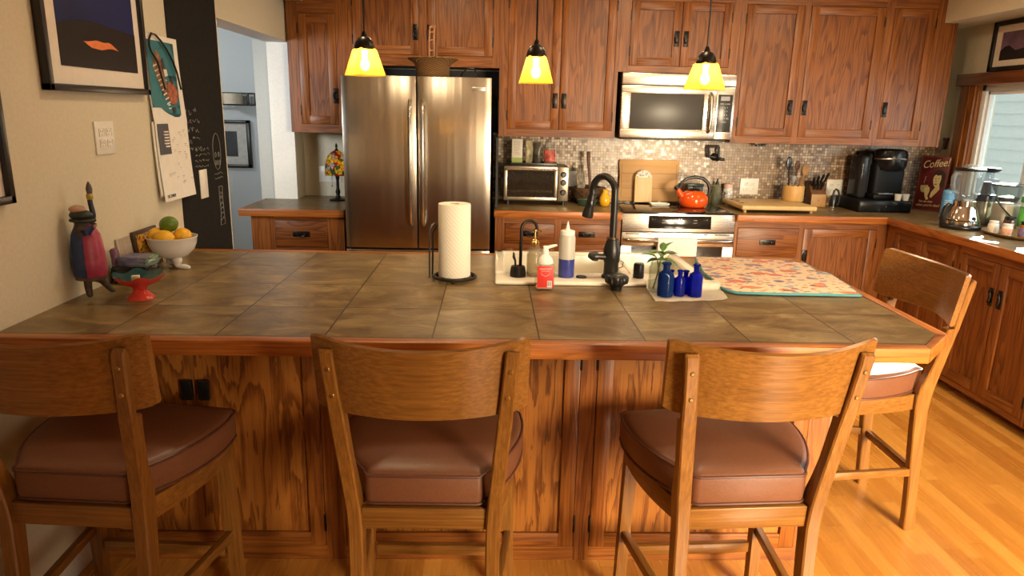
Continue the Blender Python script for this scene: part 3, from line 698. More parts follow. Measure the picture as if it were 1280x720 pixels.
# ---- microwave over the range
MY, mx0, mx1, mz0, mz1 = 4.885, .862, 1.633, 1.396, 1.822
t = thing('microwave', 'stainless steel microwave with a dark window mounted over the range', 'microwave', ((mx0+mx1)/2, 5.08, mz0))
mb = MB(); mb.box(mx0, mx1, MY+.02, YB-.004, mz0, mz1, .003); mb.box(mx0+.02, mx1-.03, MY+.03, MY+.30, mz0-.012, mz0, .002); mb.build('body', plain('microwave_black', (.025, .024, .023), .4), t)
box(mx0, mx1, MY+.002, MY+.022, mz1-.074, mz1, .003).build('vent_panel', SSX, t)
dd = MB(); xs = 1.508
dd.box(mx0, xs-.001, MY, MY+.022, mz0+.002, mz0+.062, .003); dd.box(mx0, xs-.001, MY, MY+.022, mz1-.130, mz1-.080, .003); dd.box(mx0, mx0+.062, MY, MY+.022, mz0+.06, mz1-.128, .002); dd.box(1.425, xs-.001, MY, MY+.022, mz0+.06, mz1-.128, .002)
dd = dd.build('door', SSX, t)
box(mx0+.056, 1.431, MY+.003, MY+.02, mz0+.056, mz1-.126, .006).build('window', plain('microwave_glass', (.055, .050, .045), .32, 0, .35, .02), dd)
mb = MB(); mb.tube([(1.467, MY, mz0+.050), (1.467, MY-.028, mz0+.070), (1.467, MY-.036, mz0+.17), (1.467, MY-.028, mz1-.145), (1.467, MY, mz1-.125)], .013, 10); mb.build('handle', plain('dull_steel', (.42, .36, .28), .3, 1), dd)
pn = box(xs+.001, mx1, MY, MY+.022, mz0+.002, mz1-.080, .003).build('control_panel', SSX, t)
kp = box(xs+.012, mx1-.014, MY-.002, MY+.004, mz0+.05, mz1-.128, .002).build('keypad', plain('keypad_black', (.03, .03, .03), .25), pn)
box(xs+.03, mx1-.034, MY-.0032, MY, mz1-.168, mz1-.140).build('display', plain('lcd_grey', (.20, .19, .22), .3), kp)
for k in range(6): text('lettering', ('TIME  COOK', '1   2   3', '4   5   6', '7   8   9', 'OFF  0  ON', 'START')[k], .012, plain('key_print', (.55, .54, .52), .5), kp, FY(((xs+mx1)/2, MY-.0026, mz1-.190-.024*k)), .0003)

lamp('microwave_underlight', 'AREA', (1.25, 5.10, mz0-.016), .9, (1, .80, .52), .30, .08, to=(1.25, 5.14, 1.0))
# ---- toaster oven
ty, tx0, tx1, tz0, tz1 = 4.945, .078, .533, .942, 1.188
t = thing('toaster_oven', 'silver countertop toaster oven with three knobs left of the range', 'toaster oven', ((tx0+tx1)/2, 5.08, CT))
tst = plain('toaster_silver', (.34, .29, .22), .32, .9, .5, .04)
mb = MB(); mb.box(tx0, tx1, ty+.012, 5.21, tz0, tz1, .012, 3); mb.build('body', plain('toaster_side', (.10, .09, .08), .4, .5), t)
mb = MB(); mb.box(tx0, .455, ty, ty+.02, tz0+.004, tz0+.030, .004); mb.box(tx0, .455, ty, ty+.02, tz1-.036, tz1-.003, .004); mb.box(tx0, tx0+.024, ty, ty+.02, tz0+.02, tz1-.02, .003); mb.box(.432, .455, ty, ty+.02, tz0+.02, tz1-.02, .003)
d = mb.build('door', tst, t)
box(tx0+.02, .436, ty+.004, ty+.018, tz0+.026, tz1-.032).build('window', plain('toaster_glass', (.018, .014, .010), .07), d)
mb = MB(); zz = tz1-.022; mb.tube([(tx0+.028, ty, zz), (tx0+.028, ty-.028, zz)], .007, 8); mb.tube([(.425, ty, zz), (.425, ty-.028, zz)], .007, 8); mb.tube([(tx0+.018, ty-.030, zz), (.435, ty-.030, zz)], .008, 10); mb.build('handle', MATS['satin_steel'], d)
mb = MB()
for k in range(3): mb.tube([(tx0+.03, ty+.0035, tz0+.065+k*.006), (.42, ty+.0035, tz0+.065+k*.006)], .0012, 5)
mb.build('rack', MATS['satin_steel'], d)
pn = box(.457, tx1, ty-.001, ty+.02, tz0+.003, tz1-.003, .006).build('control_panel', tst, t)
for z in (1.132, 1.076, 1.008):
    kb = MB().lathe([(0, -.020), (.014, -.020), (.017, -.016), (.018, -.002), (.021, 0), (.021, .004)], (.496, ty-.003, z), 20, 'Y').build('knob', PLASTIC_B(), pn)
    box(.494, .498, ty-.0245, ty-.022, z, z+.013).build('pointer', CHROME(), kb)
    text('lettering', 'MODE' if z > 1.1 else ('TEMP' if z > 1.05 else 'TIMER'), .009, PLASTIC_B(), pn, FY((.487, ty-.0014, z+.029)), .0003)
for x in (tx0+.03, tx1-.03):
    for y in (ty+.05, 5.17): MB().lathe([(.014, CT+.0005), (.014, tz0+.003)], (x, y, 0), 12).build('foot', PLASTIC_B(), t)

# ---- single-serve coffee maker
t = thing('coffee_maker', 'black single-serve coffee maker on a black pod drawer in the counter corner', 'coffee maker', (2.80, 5.02, CT))
blk = plain('gloss_black', (.007, .007, .008), .20, 0, .25, .02); dkb = plain('matte_black', (.006, .006, .007), .45, 0, .12, .02)
mb = MB(); mb.box(2.585, 2.965, 4.88, 5.22, CT+.001, CT+.085, .008); mb.build('pod_drawer', dkb, t)
mb = MB(); mb.box(2.592, 2.958, 4.874, 4.882, CT+.012, CT+.078, .003); fr_ = mb.build('drawer_front', blk, t)
MB().lathe([(.004, -.006), (.004, .003)], (2.775, 4.874, CT+.045), 10, 'Y').build('knob', CHROME(), fr_)
mb = MB(); mb.box(2.70, 2.955, 5.06, 5.22, CT+.0855, 1.33, .03, 4); mb.box(2.715, 2.925, 4.945, 5.21, CT+.0855, CT+.125, .012); mb.box(2.725, 2.945, 4.985, 5.21, CT+.10, 1.25, .02, 3); bd = mb.build('body', dkb, t)
mb = MB(); mb.lathe([(.0, 1.352), (.07, 1.352), (.105, 1.340), (.115, 1.315), (.113, 1.235), (.10, 1.205), (.06, 1.195), (0, 1.195)], (2.845, 5.035, 0), 32); hd = mb.build('brew_head', blk, t)
mb = MB(); pts = [(2.845+.117*math.cos(a), 5.035+.117*math.sin(a), 1.288-.006*abs(math.cos(a))) for a in [PI*1.02+i*PI*.96/16 for i in range(17)]]; mb.tube(pts, .007, 8); mb.build('handle', plain('handle_silver', (.60, .60, .62), .25, 1), hd)
mb = MB(); mb.box(2.642, 2.705, 5.03, 5.20, CT+.0855, 1.30, .018, 3); mb.build('water_tank', glass('smoke_tank', (.20, .20, .22), .05, thin=True, opac=.25), t)
mb = MB(); mb.box(2.735, 2.84, 4.915, 5.03, CT+.125, CT+.133, .003); mb.build('drip_tray', plain('tray_metal', (.20, .20, .20), .3, .8), t)
cupm = plain('pod_white', (.82, .80, .75), .5)
def pod(x, y, lab):
    p = thing('coffee_pod', lab, 'coffee pod', (x, y, CT+.086), 'white coffee pods on the coffee maker')
    mb = MB(); mb.lathe([(.0, .0), (.018, .0), (.019, .003), (.0245, .044)], n=18); mb.build('cup', cupm, p, local=True)
    mb = MB(); mb.lathe([(0, .046), (.026, .046), (.0265, .0445), (.0245, .044)], n=18); mb.build('lid', plain('pod_foil', (.80, .76, .70), .3, .3), p, local=True); return p
pod(2.868, 4.90, 'white coffee pod standing on the black pod drawer, nearer the brew head'); pod(2.925, 4.905, 'white coffee pod standing on the black pod drawer, nearer the coffee sign')

# ================================================================== PENDANTS
am = amber()
def make_pendant(loc, rz, lab):
    t = thing('pendant_lamp', lab, 'pendant lamp', loc, 'amber pendant lamps over the island')
    # local frame: z=0 at the rim of the shade
    mb = MB(); r0, r1, r2 = .062, .0605, .040; 
    def sq(h, z): 
        e = h*.12; return [(-h+e, -h, z), (h-e, -h, z), (h, -h+e, z), (h, h-e, z), (h-e, h, z), (-h+e, h, z), (-h, h-e, z), (-h, -h+e, z)]
    mb.loft([sq(.054, 0), sq(.053, .003), sq(.0315, .083), sq(.026, .090)], cap=False); sh = mb.build('lamp_shade', am, t, local=True)
    mb = MB(); mb.lathe([(.0, .142), (.006, .142), (.009, .134), (.010, .126), (.020, .121), (.030, .108), (.0345, .092), (.0345, .086), (.030, .084), (0, .084)], n=24); mb.build('cap', BRONZE(), t, local=True)
    mb = MB(); mb.tube([(0, 0, .14), (0, 0, ZC-loc[2])], .0032, 8); mb.build('stem', BRONZE(), t, local=True)
    mb = MB(); mb.lathe([(0, ZC-loc[2]-.03), (.05, ZC-loc[2]-.025), (.06, ZC-loc[2]-.001), (0, ZC-loc[2]-.001)], n=24); mb.build('canopy', BRONZE(), t, local=True)
    mb = MB(); mb.ball((0, 0, .036), .017, 1, 1, 1.25, 14, 10); mb.lathe([(.010, .050), (.011, .084)], n=12); mb.build('bulb', glow('bulb_glow', (1, .82, .42), 60), t, local=True)
    t.rotation_euler = (0, 0, rz)
    l_ = lamp('pendant_light', 'POINT', (0, 0, .036), 2.2, (1, .66, .30), .02); l_.parent = t
    return t
def make_pendants():
    make_pendant((-.438, 2.5, 1.657), math.radians(36), 'amber glass pendant lamp hanging in front of the refrigerator, nearest the doorway')
    make_pendant((.142, 2.5, 1.645), math.radians(4), 'amber glass pendant lamp hanging in front of the tall double-door cabinet, middle of three')
    make_pendant((.725, 2.5, 1.637), math.radians(24), 'amber glass pendant lamp hanging in front of the microwave')
make_pendants()

# ================================================================== SINK SET INTO THE ISLAND
en = plain('cream_enamel', (.82, .78, .67), .16, 0, .5, .015)
t = thing('sink', 'cream enamel double-bowl sink with a raised rim set into the island worktop', 'sink', (.44, 2.85, .70))
sx0, sx1, sy0, sy1 = .014, .842, 2.568, 3.138
mb = MB(); ZT = CT+.016
mb.box(sx0, sx1, sy0, 2.735, CT+.001, ZT, .007, 3)                    # tap deck towards the stools
mb.box(sx0, sx0+.042, 2.70, sy1, CT+.001, ZT+.008, .008, 3); mb.box(sx1-.042, sx1, 2.70, sy1, CT+.001, ZT+.008, .008, 3)
mb.box(sx0, sx1, sy1-.04, sy1, CT+.001, ZT+.008, .008, 3)
for a, b in ((.032, .54), (.56, .828)):                                # two bowls
    mb.box(a, b, 2.72, 2.735, .70, ZT-.002, .003); mb.box(a, b, 3.085, 3.10, .70, ZT, .003)
    mb.box(a, a+.015, 2.72, 3.10, .70, ZT, .003); mb.box(b-.015, b, 2.72, 3.10, .70, ZT, .003); mb.box(a, b, 2.72, 3.10, .70, .714, .003)
mb.box(.535, .565, 2.722, 3.10, .72, ZT-.004, .010, 3)
bs = mb.build('basin', en, t)
MB().lathe([(.0, .7145), (.038, .7145), (.040, .718), (.03, .7165), (0, .7165)], (.285, 2.92, 0), 20).build('drain', CHROME(), bs)
MB().lathe([(.0, .7145), (.038, .7145), (.040, .718), (.03, .7165), (0, .7165)], (.705, 2.92, 0), 20).build('drain', CHROME(), bs)
MB().lathe([(.0, .0065), (.018, .006), (.021, .003), (.021, 0), (0, 0)], (.35, 2.65, ZT), 20).build('hole_cover', BLACK(), t)
DZ = ZT+.0006
blk = BLACK()
def arcpts(cx, cz, r, a0, a1, k=12): return [(cx+r*math.cos(math.radians(a0+(a1-a0)*i/k)), cz+r*math.sin(math.radians(a0+(a1-a0)*i/k))) for i in range(k+1)]
# ---- tall gooseneck tap with pull-down head
t = thing('kitchen_tap', 'tall black gooseneck kitchen tap with pull-down spray head at the sink', 'tap', (.465, 2.655, DZ))
mb = MB(); mb.lathe([(.0, DZ), (.036, DZ), (.037, DZ+.006), (.034, DZ+.010), (.029, DZ+.014), (.028, DZ+.060), (.031, DZ+.064), (.033, DZ+.10), (.031, DZ+.118), (.025, DZ+.138), (.022, DZ+.150), (.0, DZ+.150)], (.465, 2.655, 0), 24); bd = mb.build('body', blk, t)
MB().lathe([(.0205, DZ+.150), (.0225, DZ+.152), (.0225, DZ+.157), (.0205, DZ+.159)], (.465, 2.655, 0), 24).build('collar', plain('worn_bronze', (.10, .06, .035), .3, .8), bd)
dx, dy = -.60, .80                                                      # the neck swings over the bowl
pts = [(.465, 2.655, DZ+.155), (.465, 2.655, 1.215)]
for r_, z_ in arcpts(.060, 1.235, .060, 180, -12, 14)[1:]: pts.append((.465+dx*r_*1.0, 2.655+dy*r_, z_+.022))
ex, ey, ez = pts[-1]
mb = MB(); mb.tube(pts, .0135, 14); mb.build('neck', blk, t)
ax = Vector((dx*.26, dy*.26, -1)).normalized(); E0 = Vector((ex, ey, ez+.004))
mb = MB(); P = [E0+ax*q for q in (0, .010, .014, .060, .088, .100)]; mb.tube([tuple(p) for p in P], [.014, .0145, .0165, .018, .0225, .0225], 16); hd = mb.build('spray_head', blk, t)
mb = MB(); mb.box(-.006, .006, -.003, .003, -.012, .012, .002); mb.xf(Matrix.Translation(E0+ax*.045+Vector((0, -.018, 0)))); mb.build('button', PLASTIC_B(), hd)
mb = MB(); mb.tube([(.445, 2.650, DZ+.082), (.405, 2.640, DZ+.086)], [.013, .012], 14); mb.tube([(.407, 2.6405, DZ+.086), (.393, 2.638, DZ+.086)], [.019, .019], 16); mb.tube([(.393, 2.638, DZ+.086), (.374, 2.634, DZ+.092)], [.018, .011], 14); mb.build('lever', blk, t)
mb = MB(); mb.tube([(.492, 2.66, DZ+.035), (.510, 2.66, DZ+.042), (.513, 2.66, DZ+.060), (.503, 2.66, DZ+.066)], .0018, 6); mb.build('wire_clip', MATS['worn_bronze'], t)
# ---- small drinking-water tap
t = thing('water_tap', 'small thin black filtered-water tap left of the soap bottles', 'tap', (.103, 2.655, DZ))
mb = MB(); mb.lathe([(0, DZ), (.031, DZ), (.032, DZ+.008), (.029, DZ+.030), (.026, DZ+.040), (0, DZ+.042)], (.103, 2.655, 0), 22); mb.build('base', blk, t)
pts = [(.112, 2.66, DZ+.038), (.113, 2.66, 1.105)]+[(.113+a*.92, 2.66+a*.4, b) for a, b in arcpts(.033, 1.112, .033, 180, -8, 12)[1:]]+[(.113+.065*.92, 2.66+.065*.4, 1.085)]
mb = MB(); mb.tube(pts, .0062, 10); mb.build('neck', BRONZE(), t)
mb = MB(); mb.tube([(.093, 2.653, DZ+.035), (.092, 2.653, DZ+.060), (.086, 2.652, DZ+.075), (.085, 2.652, DZ+.094)], [.004, .004, .0055, .003], 8); mb.build('lever', blk, t)
# ---- dishwasher air gap cap, sink stopper
t = thing('air_gap_cap', 'plain black cylinder cap standing on the sink deck by the bowl divider', 'cap', (.575, 2.68, DZ))
MB().lathe([(0, DZ), (.021, DZ), (.0215, DZ+.006), (.021, DZ+.050), (.018, DZ+.057), (0, DZ+.058)], (.575, 2.66, 0), 20).build('cap', blk, t)
t = thing('sink_stopper', 'ribbed black disposal stopper lying on the tiles in front of the tall tap', 'stopper', (.466, 2.525, CT))
def rib(a, k): return 1+.035*(1 if math.cos(a*14) > 0 else -1)*(1 if 3 <= k <= 6 else 0)
mb = MB(); mb.lathe([(0, CT), (.020, CT), (.022, CT+.014), (.030, CT+.022), (.041, CT+.028), (.043, CT+.036), (.043, CT+.048), (.039, CT+.055), (.028, CT+.060), (0, CT+.061)], (.466, 2.525, 0), 84, wob=rib); mb.build('stopper_body', blk, t)
# ---- bottles by the sink
clear = glass('clear_plastic', (.97, .95, .90), .04, thin=True, opac=.10)
t = thing('soap_pump_bottle', 'hand-soap bottle with red label and white foaming pump in front of the sink', 'soap bottle', (.196, 2.515, CT))
mb = MB(); mb.box(.160, .232, 2.494, 2.536, CT+.0005, CT+.098, .012, 3); bd = mb.build('bottle', clear, t)
mb = MB(); mb.box(.164, .228, 2.498, 2.532, CT+.004, CT+.018, .008, 2); mb.build('liquid', plain('pink_soap', (.75, .42, .33), .2), bd)
lb = box(.168, .228, 2.4915, 2.4945, CT+.012, CT+.092, .001).build('label', plain('red_label', (.72, .045, .035), .45, 0, .4, .03), t)
box(.205, .222, 2.4905, 2.492, CT+.014, CT+.038).build('barcode_patch', plain('label_white', (.85, .83, .80), .5), lb)
mb = MB()
for i, wv in enumerate((1, 2, 1, 1, 2, 1)): mb.box(.2065+i*.0024, .2065+i*.0024+.0007*wv, 2.4900, 2.4906, CT+.018, CT+.036)
mb.build('barcode', PLASTIC_B(), lb)
mb = MB(); mb.tube([(.183, 2.4910, CT+.062), (.198, 2.4910, CT+.054), (.213, 2.4910, CT+.062), (.213, 2.4910, CT+.074), (.183, 2.4910, CT+.074)], .0006, 5, closed=True); mb.build('crest', MATS['label_white'], lb)
text('lettering', 'HAND SOAP', .0075, MATS['label_white'], lb, FY((.198, 2.4911, CT+.082)), .0003)
mb = MB(); mb.lathe([(.024, CT+.096), (.030, CT+.100), (.030, CT+.106), (.027, CT+.118), (.018, CT+.128), (.013, CT+.132), (.012, CT+.150), (0, CT+.151)], (.196, 2.515, 0), 22); mb.box(.188, .206, 2.508, 2.522, CT+.148, CT+.164, .004); mb.tube([(.200, 2.515, CT+.157), (.225, 2.515, CT+.164), (.238, 2.515, CT+.167)], [.0065, .0055, .0035], 10); mb.build('pump', WHITE(), t)
t = thing('soap_dispenser', 'clear refillable dispenser with brass pump on the sink deck', 'soap dispenser', (.166, 2.665, DZ))
mb = MB(); mb.lathe([(0, DZ), (.028, DZ), (.030, DZ+.004), (.030, DZ+.085), (.026, DZ+.105), (.014, DZ+.116), (.013, DZ+.122)], (.166, 2.665, 0), 22, cap=False); bd = mb.build('bottle', clear, t)
mb = MB(); mb.lathe([(0, DZ+.004), (.027, DZ+.004), (.027, DZ+.082), (.020, DZ+.100), (0, DZ+.100)], (.166, 2.665, 0), 20); mb.build('liquid', glass('milky_soap', (.92, .86, .72), .1, thin=True, opac=.35), bd)
mb = MB(); mb.lathe([(.015, DZ+.115), (.0165, DZ+.117), (.0165, DZ+.135), (.012, DZ+.140), (.005, DZ+.143), (.0045, DZ+.172), (.009, DZ+.175), (.009, DZ+.182), (0, DZ+.183)], (.166, 2.665, 0), 18); mb.tube([(.166, 2.665, DZ+.178), (.186, 2.655, DZ+.179), (.193, 2.652, DZ+.174)], .0038, 8); mb.build('pump', BRASS(), t)
t = thing('squeeze_bottle', 'squeeze bottle half full of blue detergent with a pointed white tip', 'squeeze bottle', (.291, 2.66, DZ))
frost = plain('frosted_plastic', (.46, .44, .39), .4, 0, .4, .02, Subsurface_Weight=.0)
mb = MB(); mb.lathe([(0, DZ+.072), (.0315, DZ+.072), (.0315, DZ+.150), (.029, DZ+.162), (.027, DZ+.165), (0, DZ+.165)], (.291, 2.66, 0), 24); bd = mb.build('bottle', frost, t)
MB().lathe([(0, DZ+.0005), (.030, DZ+.0005), (.0315, DZ+.004), (.0315, DZ+.072), (0, DZ+.072)], (.291, 2.66, 0), 24).build('liquid', plain('blue_detergent', (.035, .045, .24), .25, 0, .5, .04), bd)
MB().lathe([(.026, DZ+.164), (.028, DZ+.166), (.028, DZ+.180), (.020, DZ+.183), (.010, DZ+.184), (.008, DZ+.188), (.002, DZ+.216), (0, DZ+.216)], (.291, 2.66, 0), 22).build('nozzle_cap', WHITE(), t)

# ---- napkin with the blue bottles and the cutting in a jar
t = tag(MB().build('paper_napkin', plain('napkin_paper', (.92, .86, .75), .8, 0, .2, .02, .05, 60)), 'cream paper napkin lying under the blue bottles beside the sink', 'napkin')
bm = bmesh.new(); nx, ny = 26, 22; G = []
for j in range(ny+1):
    row = []
    for i in range(nx+1):
        u, v = i/nx, j/ny
        x = .575+.285*u - .012*(1-v)*u + .012*v; y = 2.352+.262*v+.030*u*(1-v)
        if u > .9 and v < .15: x -= .02*(1-v/.15)*(u-.9)*6; y += .02*(1-v/.15)*(u-.9)*8
        st_ = min(1, max(0, (y-2.538)/.022)); st_ = st_*st_*(3-2*st_)*.0190
        row.append(bm.verts.new((x, y, st_+CT+.0034+.0009*math.sin(u*23+v*9)+.0009*math.sin(v*27-u*6))))
    G.append(row)
for j in range(ny):
    for i in range(nx): bm.faces.new((G[j][i], G[j][i+1], G[j+1][i+1], G[j+1][i]))
r_ = bmesh.ops.solidify(bm, geom=bm.faces[:], thickness=-.0008)
bmesh.ops.recalc_face_normals(bm, faces=bm.faces[:]); bm.to_mesh(t.data); bm.free(); t.data.shade_smooth()
NZ = CT+.0058
cobalt = glass('cobalt_glass', (.06, .10, .80), .03, thin=True, opac=.16)
cobalt2 = glass('teal_blue_glass', (.06, .20, .66), .03, thin=True, opac=.16)
def blue_bottle(loc, r, h, nr, lab, m, oct_=False):
    t = thing('blue_bottle', lab, 'bottle', loc, 'blue glass bottles on the napkin')
    sh = h*.68; mb = MB(); p = [(0, 0), (r*.94, 0), (r, r*.08), (r, sh*.9), (r*.92, sh), (r*.6, sh+h*.05), (nr, sh+h*.09), (nr, h*.93), (nr*1.35, h*.94), (nr*1.38, h*.985), (nr*1.2, h), (nr*.7, h), (nr*.7, h*.95), (nr*.75, sh+h*.1), (r*.85, sh*.93), (r*.9, r*.2), (0, r*.18)]
    mb.lathe(p, n=8 if oct_ else 26, cap=False); mb.build('bottle_body', m, t, 30, local=True); return t
blue_bottle((.624, 2.425, NZ), .0285, .122, .0125, 'largest blue glass bottle, teal-tinted, in front of the jar with the cutting', cobalt2)
blue_bottle((.732, 2.425, NZ), .0262, .118, .0105, 'many-sided cobalt blue glass bottle at the drying-mat end of the napkin', cobalt, True)
blue_bottle((.676, 2.43, NZ), .0190, .094, .0085, 'small cobalt blue bottle standing frontmost between the two big blue ones', cobalt)
blue_bottle((.706, 2.462, NZ), .0165, .086, .0085, 'small cobalt blue bottle tucked right behind the many-sided blue one', cobalt)
blue_bottle((.655, 2.475, NZ), .0165, .084, .0085, 'small cobalt blue bottle tucked right behind the largest blue one', cobalt)
t = thing('glass_jar', 'clear glass jar holding a green leafy cutting in water behind the blue bottles', 'jar', (.612, 2.497, NZ))
mb = MB(); mb.lathe([(0, 0), (.030, 0), (.033, .006), (.034, .085), (.029, .096), (.027, .100), (.029, .102), (.029, .116), (.027, .117), (.026, .102), (.030, .085), (.030, .008), (0, .006)], n=26, cap=False); mb.build('jar_body', glass('jar_glass', (.93, .96, .92), .02, thin=True, opac=.07), t, local=True)
t = thing('plant_cutting', 'green leafy basil-like cutting standing in the clear glass jar', 'plant', (.612, 2.497, NZ+.009))
mb = MB(); S = [(-.018, -.012, 0), (-.004, -.004, .05), (.006, .002, .105), (.012, .0, .14)]; mb.tube(S, [.003, .0028, .0024, .0018], 7); mb.tube([(.012, .01, .002), (.006, .004, .06), (-.008, .006, .115)], .0022, 6); mb.build('stem', plain('plant_stem', (.16, .16, .05), .5), t, local=True)
lf = plain('basil_leaf', (.085, .19, .035), .42, 0, .4, .18)
def leaf(o, d, L, wd):
    d = Vector(d).normalized(); s = d.cross(Vector((0, 0, 1))).normalized(); up_ = s.cross(d)
    mb = MB(); rings = []
    for i in range(7):
        f = i/6; w_ = wd*math.sin(PI*min(1, f*.94+.05))**.8; c = Vector(o)+d*L*f-up_*(L*.35*f*f)
        rings.append([tuple(c-s*w_+up_*w_*.35), tuple(c+up_*.0006), tuple(c+s*w_+up_*w_*.35), tuple(c-up_*.0006)])
    mb.loft(rings); return mb.build('leaf', lf, t, 60, local=True)
for o, d, L, wd in (((.012, 0, .138), (.3, -.3, .9), .05, .014), ((.011, 0, .13), (-.8, -.5, .5), .052, .014), ((.011, 0, .128), (.9, -.2, .4), .048, .013), ((.006, .002, .105), (.95, -.4, .15), .055, .015), ((.006, .002, .105), (-.9, -.3, .2), .05, .014), ((-.008, .006, .114), (-.9, .2, .5), .05, .014), ((-.008, .006, .112), (.1, -.9, .3), .042, .013), ((.008, .0, .118), (.4, .8, .5), .045, .013), ((.004, 0, .095), (.6, -.8, .0), .045, .012), ((.012, 0, .14), (.1, .5, .9), .035, .010)): leaf(o, d, L*1.1, wd*1.4)

# ---- quilted drying mat
m, n, l, b = nt('mat_print'); pr(b, (.7, .5, .35), .85, 0, .1)
ge = n.new('ShaderNodeNewGeometry'); 
c = (.68, .46, .30)
cur = None
for k, (scl, thr, cols) in enumerate(((8, .13, ((.50, .03, .07), (.10, .11, .28), (.52, .08, .03), (.16, .30, .42))), (15, .10, ((.10, .10, .30), (.45, .05, .12), (.05, .04, .10), (.48, .16, .05))), (24, .08, ((.20, .36, .46), (.50, .10, .10), (.10, .09, .26), (.35, .10, .05))))):
    no = n.new('ShaderNodeTexNoise'); no.inputs['Scale'].default_value = 30; l.new(ge.outputs['Position'], no.inputs['Vector'])
    ad = n.new('ShaderNodeVectorMath'); ad.operation = 'MULTIPLY_ADD'; l.new(no.outputs['Color'], ad.inputs[0]); ad.inputs[1].default_value = (.035, .035, 0); ad.inputs[2].default_value = (k*.37, k*.21, 0)
    a2 = n.new('ShaderNodeVectorMath'); a2.operation = 'ADD'; l.new(ad.outputs[0], a2.inputs[0]); l.new(ge.outputs['Position'], a2.inputs[1])
    mp = n.new('ShaderNodeMapping'); mp.inputs['Scale'].default_value = (scl, scl*1.5, 0); mp.inputs['Rotation'].default_value = (0, 0, .5*k+.3); l.new(a2.outputs[0], mp.inputs['Vector'])
    vo = n.new('ShaderNodeTexVoronoi'); vo.voronoi_dimensions = '2D'; vo.inputs['Scale'].default_value = 1; vo.inputs['Randomness'].default_value = .8; l.new(mp.outputs[0], vo.inputs['Vector'])
    sp = n.new('ShaderNodeSeparateColor'); l.new(vo.outputs['Color'], sp.inputs[0])
    colr = ramp(n, l, sp.outputs[0], ((0, cols[0]), (.25, cols[1]), (.5, cols[2]), (.75, cols[3])), 'CONSTANT')
    mk = math_(n, l, 'MULTIPLY', math_(n, l, 'LESS_THAN', vo.outputs['Distance'], math_(n, l, 'MULTIPLY_ADD', sp.outputs[1], .18, thr)), .68)
    cur = mix(n, l, mk, cur if cur is not None else (.70, .53, .37), colr)
l.new(cur, b.inputs['Base Color'])
t = thing('drying_mat', 'peach quilted dish-drying mat with floral print and teal binding beside the sink', 'mat', (1.12, 2.78, CT))
out = [(.905, 2.472), (1.05, 2.462), (1.20, 2.462), (1.355, 2.455), (1.385, 2.62), (1.405, 2.80), (1.400, 2.83), (1.37, 2.845), (1.392, 3.005), (1.30, 3.065), (1.10, 3.105), (.93, 3.118), (.915, 3.05), (.90, 2.95), (.875, 2.80), (.875, 2.66), (.865, 2.56), (.875, 2.50)]
mb = MB(); mb.prism(out, 'Z', CT+.0022, CT+.0135, .004, 3); md = mb.build('pad', m, t)
mb = MB(); mb.tube([(x, y, CT+.0082) for x, y in out], .0052, 8, closed=True); mb.build('binding', plain('teal_binding', (.05, .22, .24), .7), t)

# ---- paper towel
t = thing('paper_towel_roll', 'full white paper towel roll standing on a black wire holder', 'paper towels', (-.143, 2.655, CT+.016))
mb = MB(); mb.lathe([(.020, .0), (.060, .0), (.0615, .004), (.0615, .274), (.060, .278), (.020, .278), (.019, .27), (.019, .004)], (0, 0, 0), 40, cap=False); mb.lathe([(.0615, .004), (.020, .004)], n=40, cap=False)
m, n, l, b = nt('quilted_paper'); pr(b, (.86, .80, .68), .9, 0, .1)
tc = n.new('ShaderNodeTexCoord'); sp = n.new('ShaderNodeSeparateXYZ'); l.new(tc.outputs['Object'], sp.inputs[0])
ang = math_(n, l, 'MULTIPLY', math_(n, l, 'ARCTAN2', sp.outputs[0], sp.outputs[1]), 12); zz = math_(n, l, 'MULTIPLY', sp.outputs[2], 190)
w1_ = math_(n, l, 'ABSOLUTE', math_(n, l, 'SINE', math_(n, l, 'ADD', ang, zz))); w2_ = math_(n, l, 'ABSOLUTE', math_(n, l, 'SINE', math_(n, l, 'SUBTRACT', ang, zz)))
bp_ = n.new('ShaderNodeBump'); bp_.inputs['Strength'].default_value = .5; bp_.inputs['Distance'].default_value = .002; l.new(math_(n, l, 'MINIMUM', w1_, w2_), bp_.inputs['Height']); l.new(bp_.outputs['Normal'], b.inputs['Normal'])
mb.build('paper', m, t, local=True)
MB().lathe([(.0185, .002), (.020, .002), (.020, .277), (.0185, .277)], n=24, cap=False).build('cardboard_core', plain('cardboard', (.38, .25, .13), .9), t, local=True)
t = thing('paper_towel_holder', 'black wire paper towel holder with ball feet and a tall looped arm', 'holder', (-.143, 2.655, CT))
mb = MB(); mb.tube([(.082*math.cos(i*PI/16), .082*math.sin(i*PI/16), .0125) for i in range(32)], .0055, 8, closed=True)
for k in range(4): a = k*PI/2+PI/4; mb.tube([(0, 0, .0135), (.082*math.cos(a), .082*math.sin(a), .0125)], .004, 7)
mb.tube([(0, 0, .012), (0, 0, .27)], .0055, 8); mb.build('frame', blk, t, local=True)
for a in (-1.57, .52, 2.6): MB().ball((.080*math.cos(a), .080*math.sin(a), .0075), .0075, u=12, v=8).build('foot', blk, t, local=True)
mb = MB(); q = -.088; mb.tube([(q-.004, -.035, .0125), (q-.004, -.036, .195), (q+.004, -.036, .215), (q+.014, -.030, .222), (q+.020, -.016, .215), (q+.018, .0, .20), (q+.006, .010, .18), (q+.002, .012, .0125)], .0036, 8); mb.build('tension_arm', blk, t, local=True)

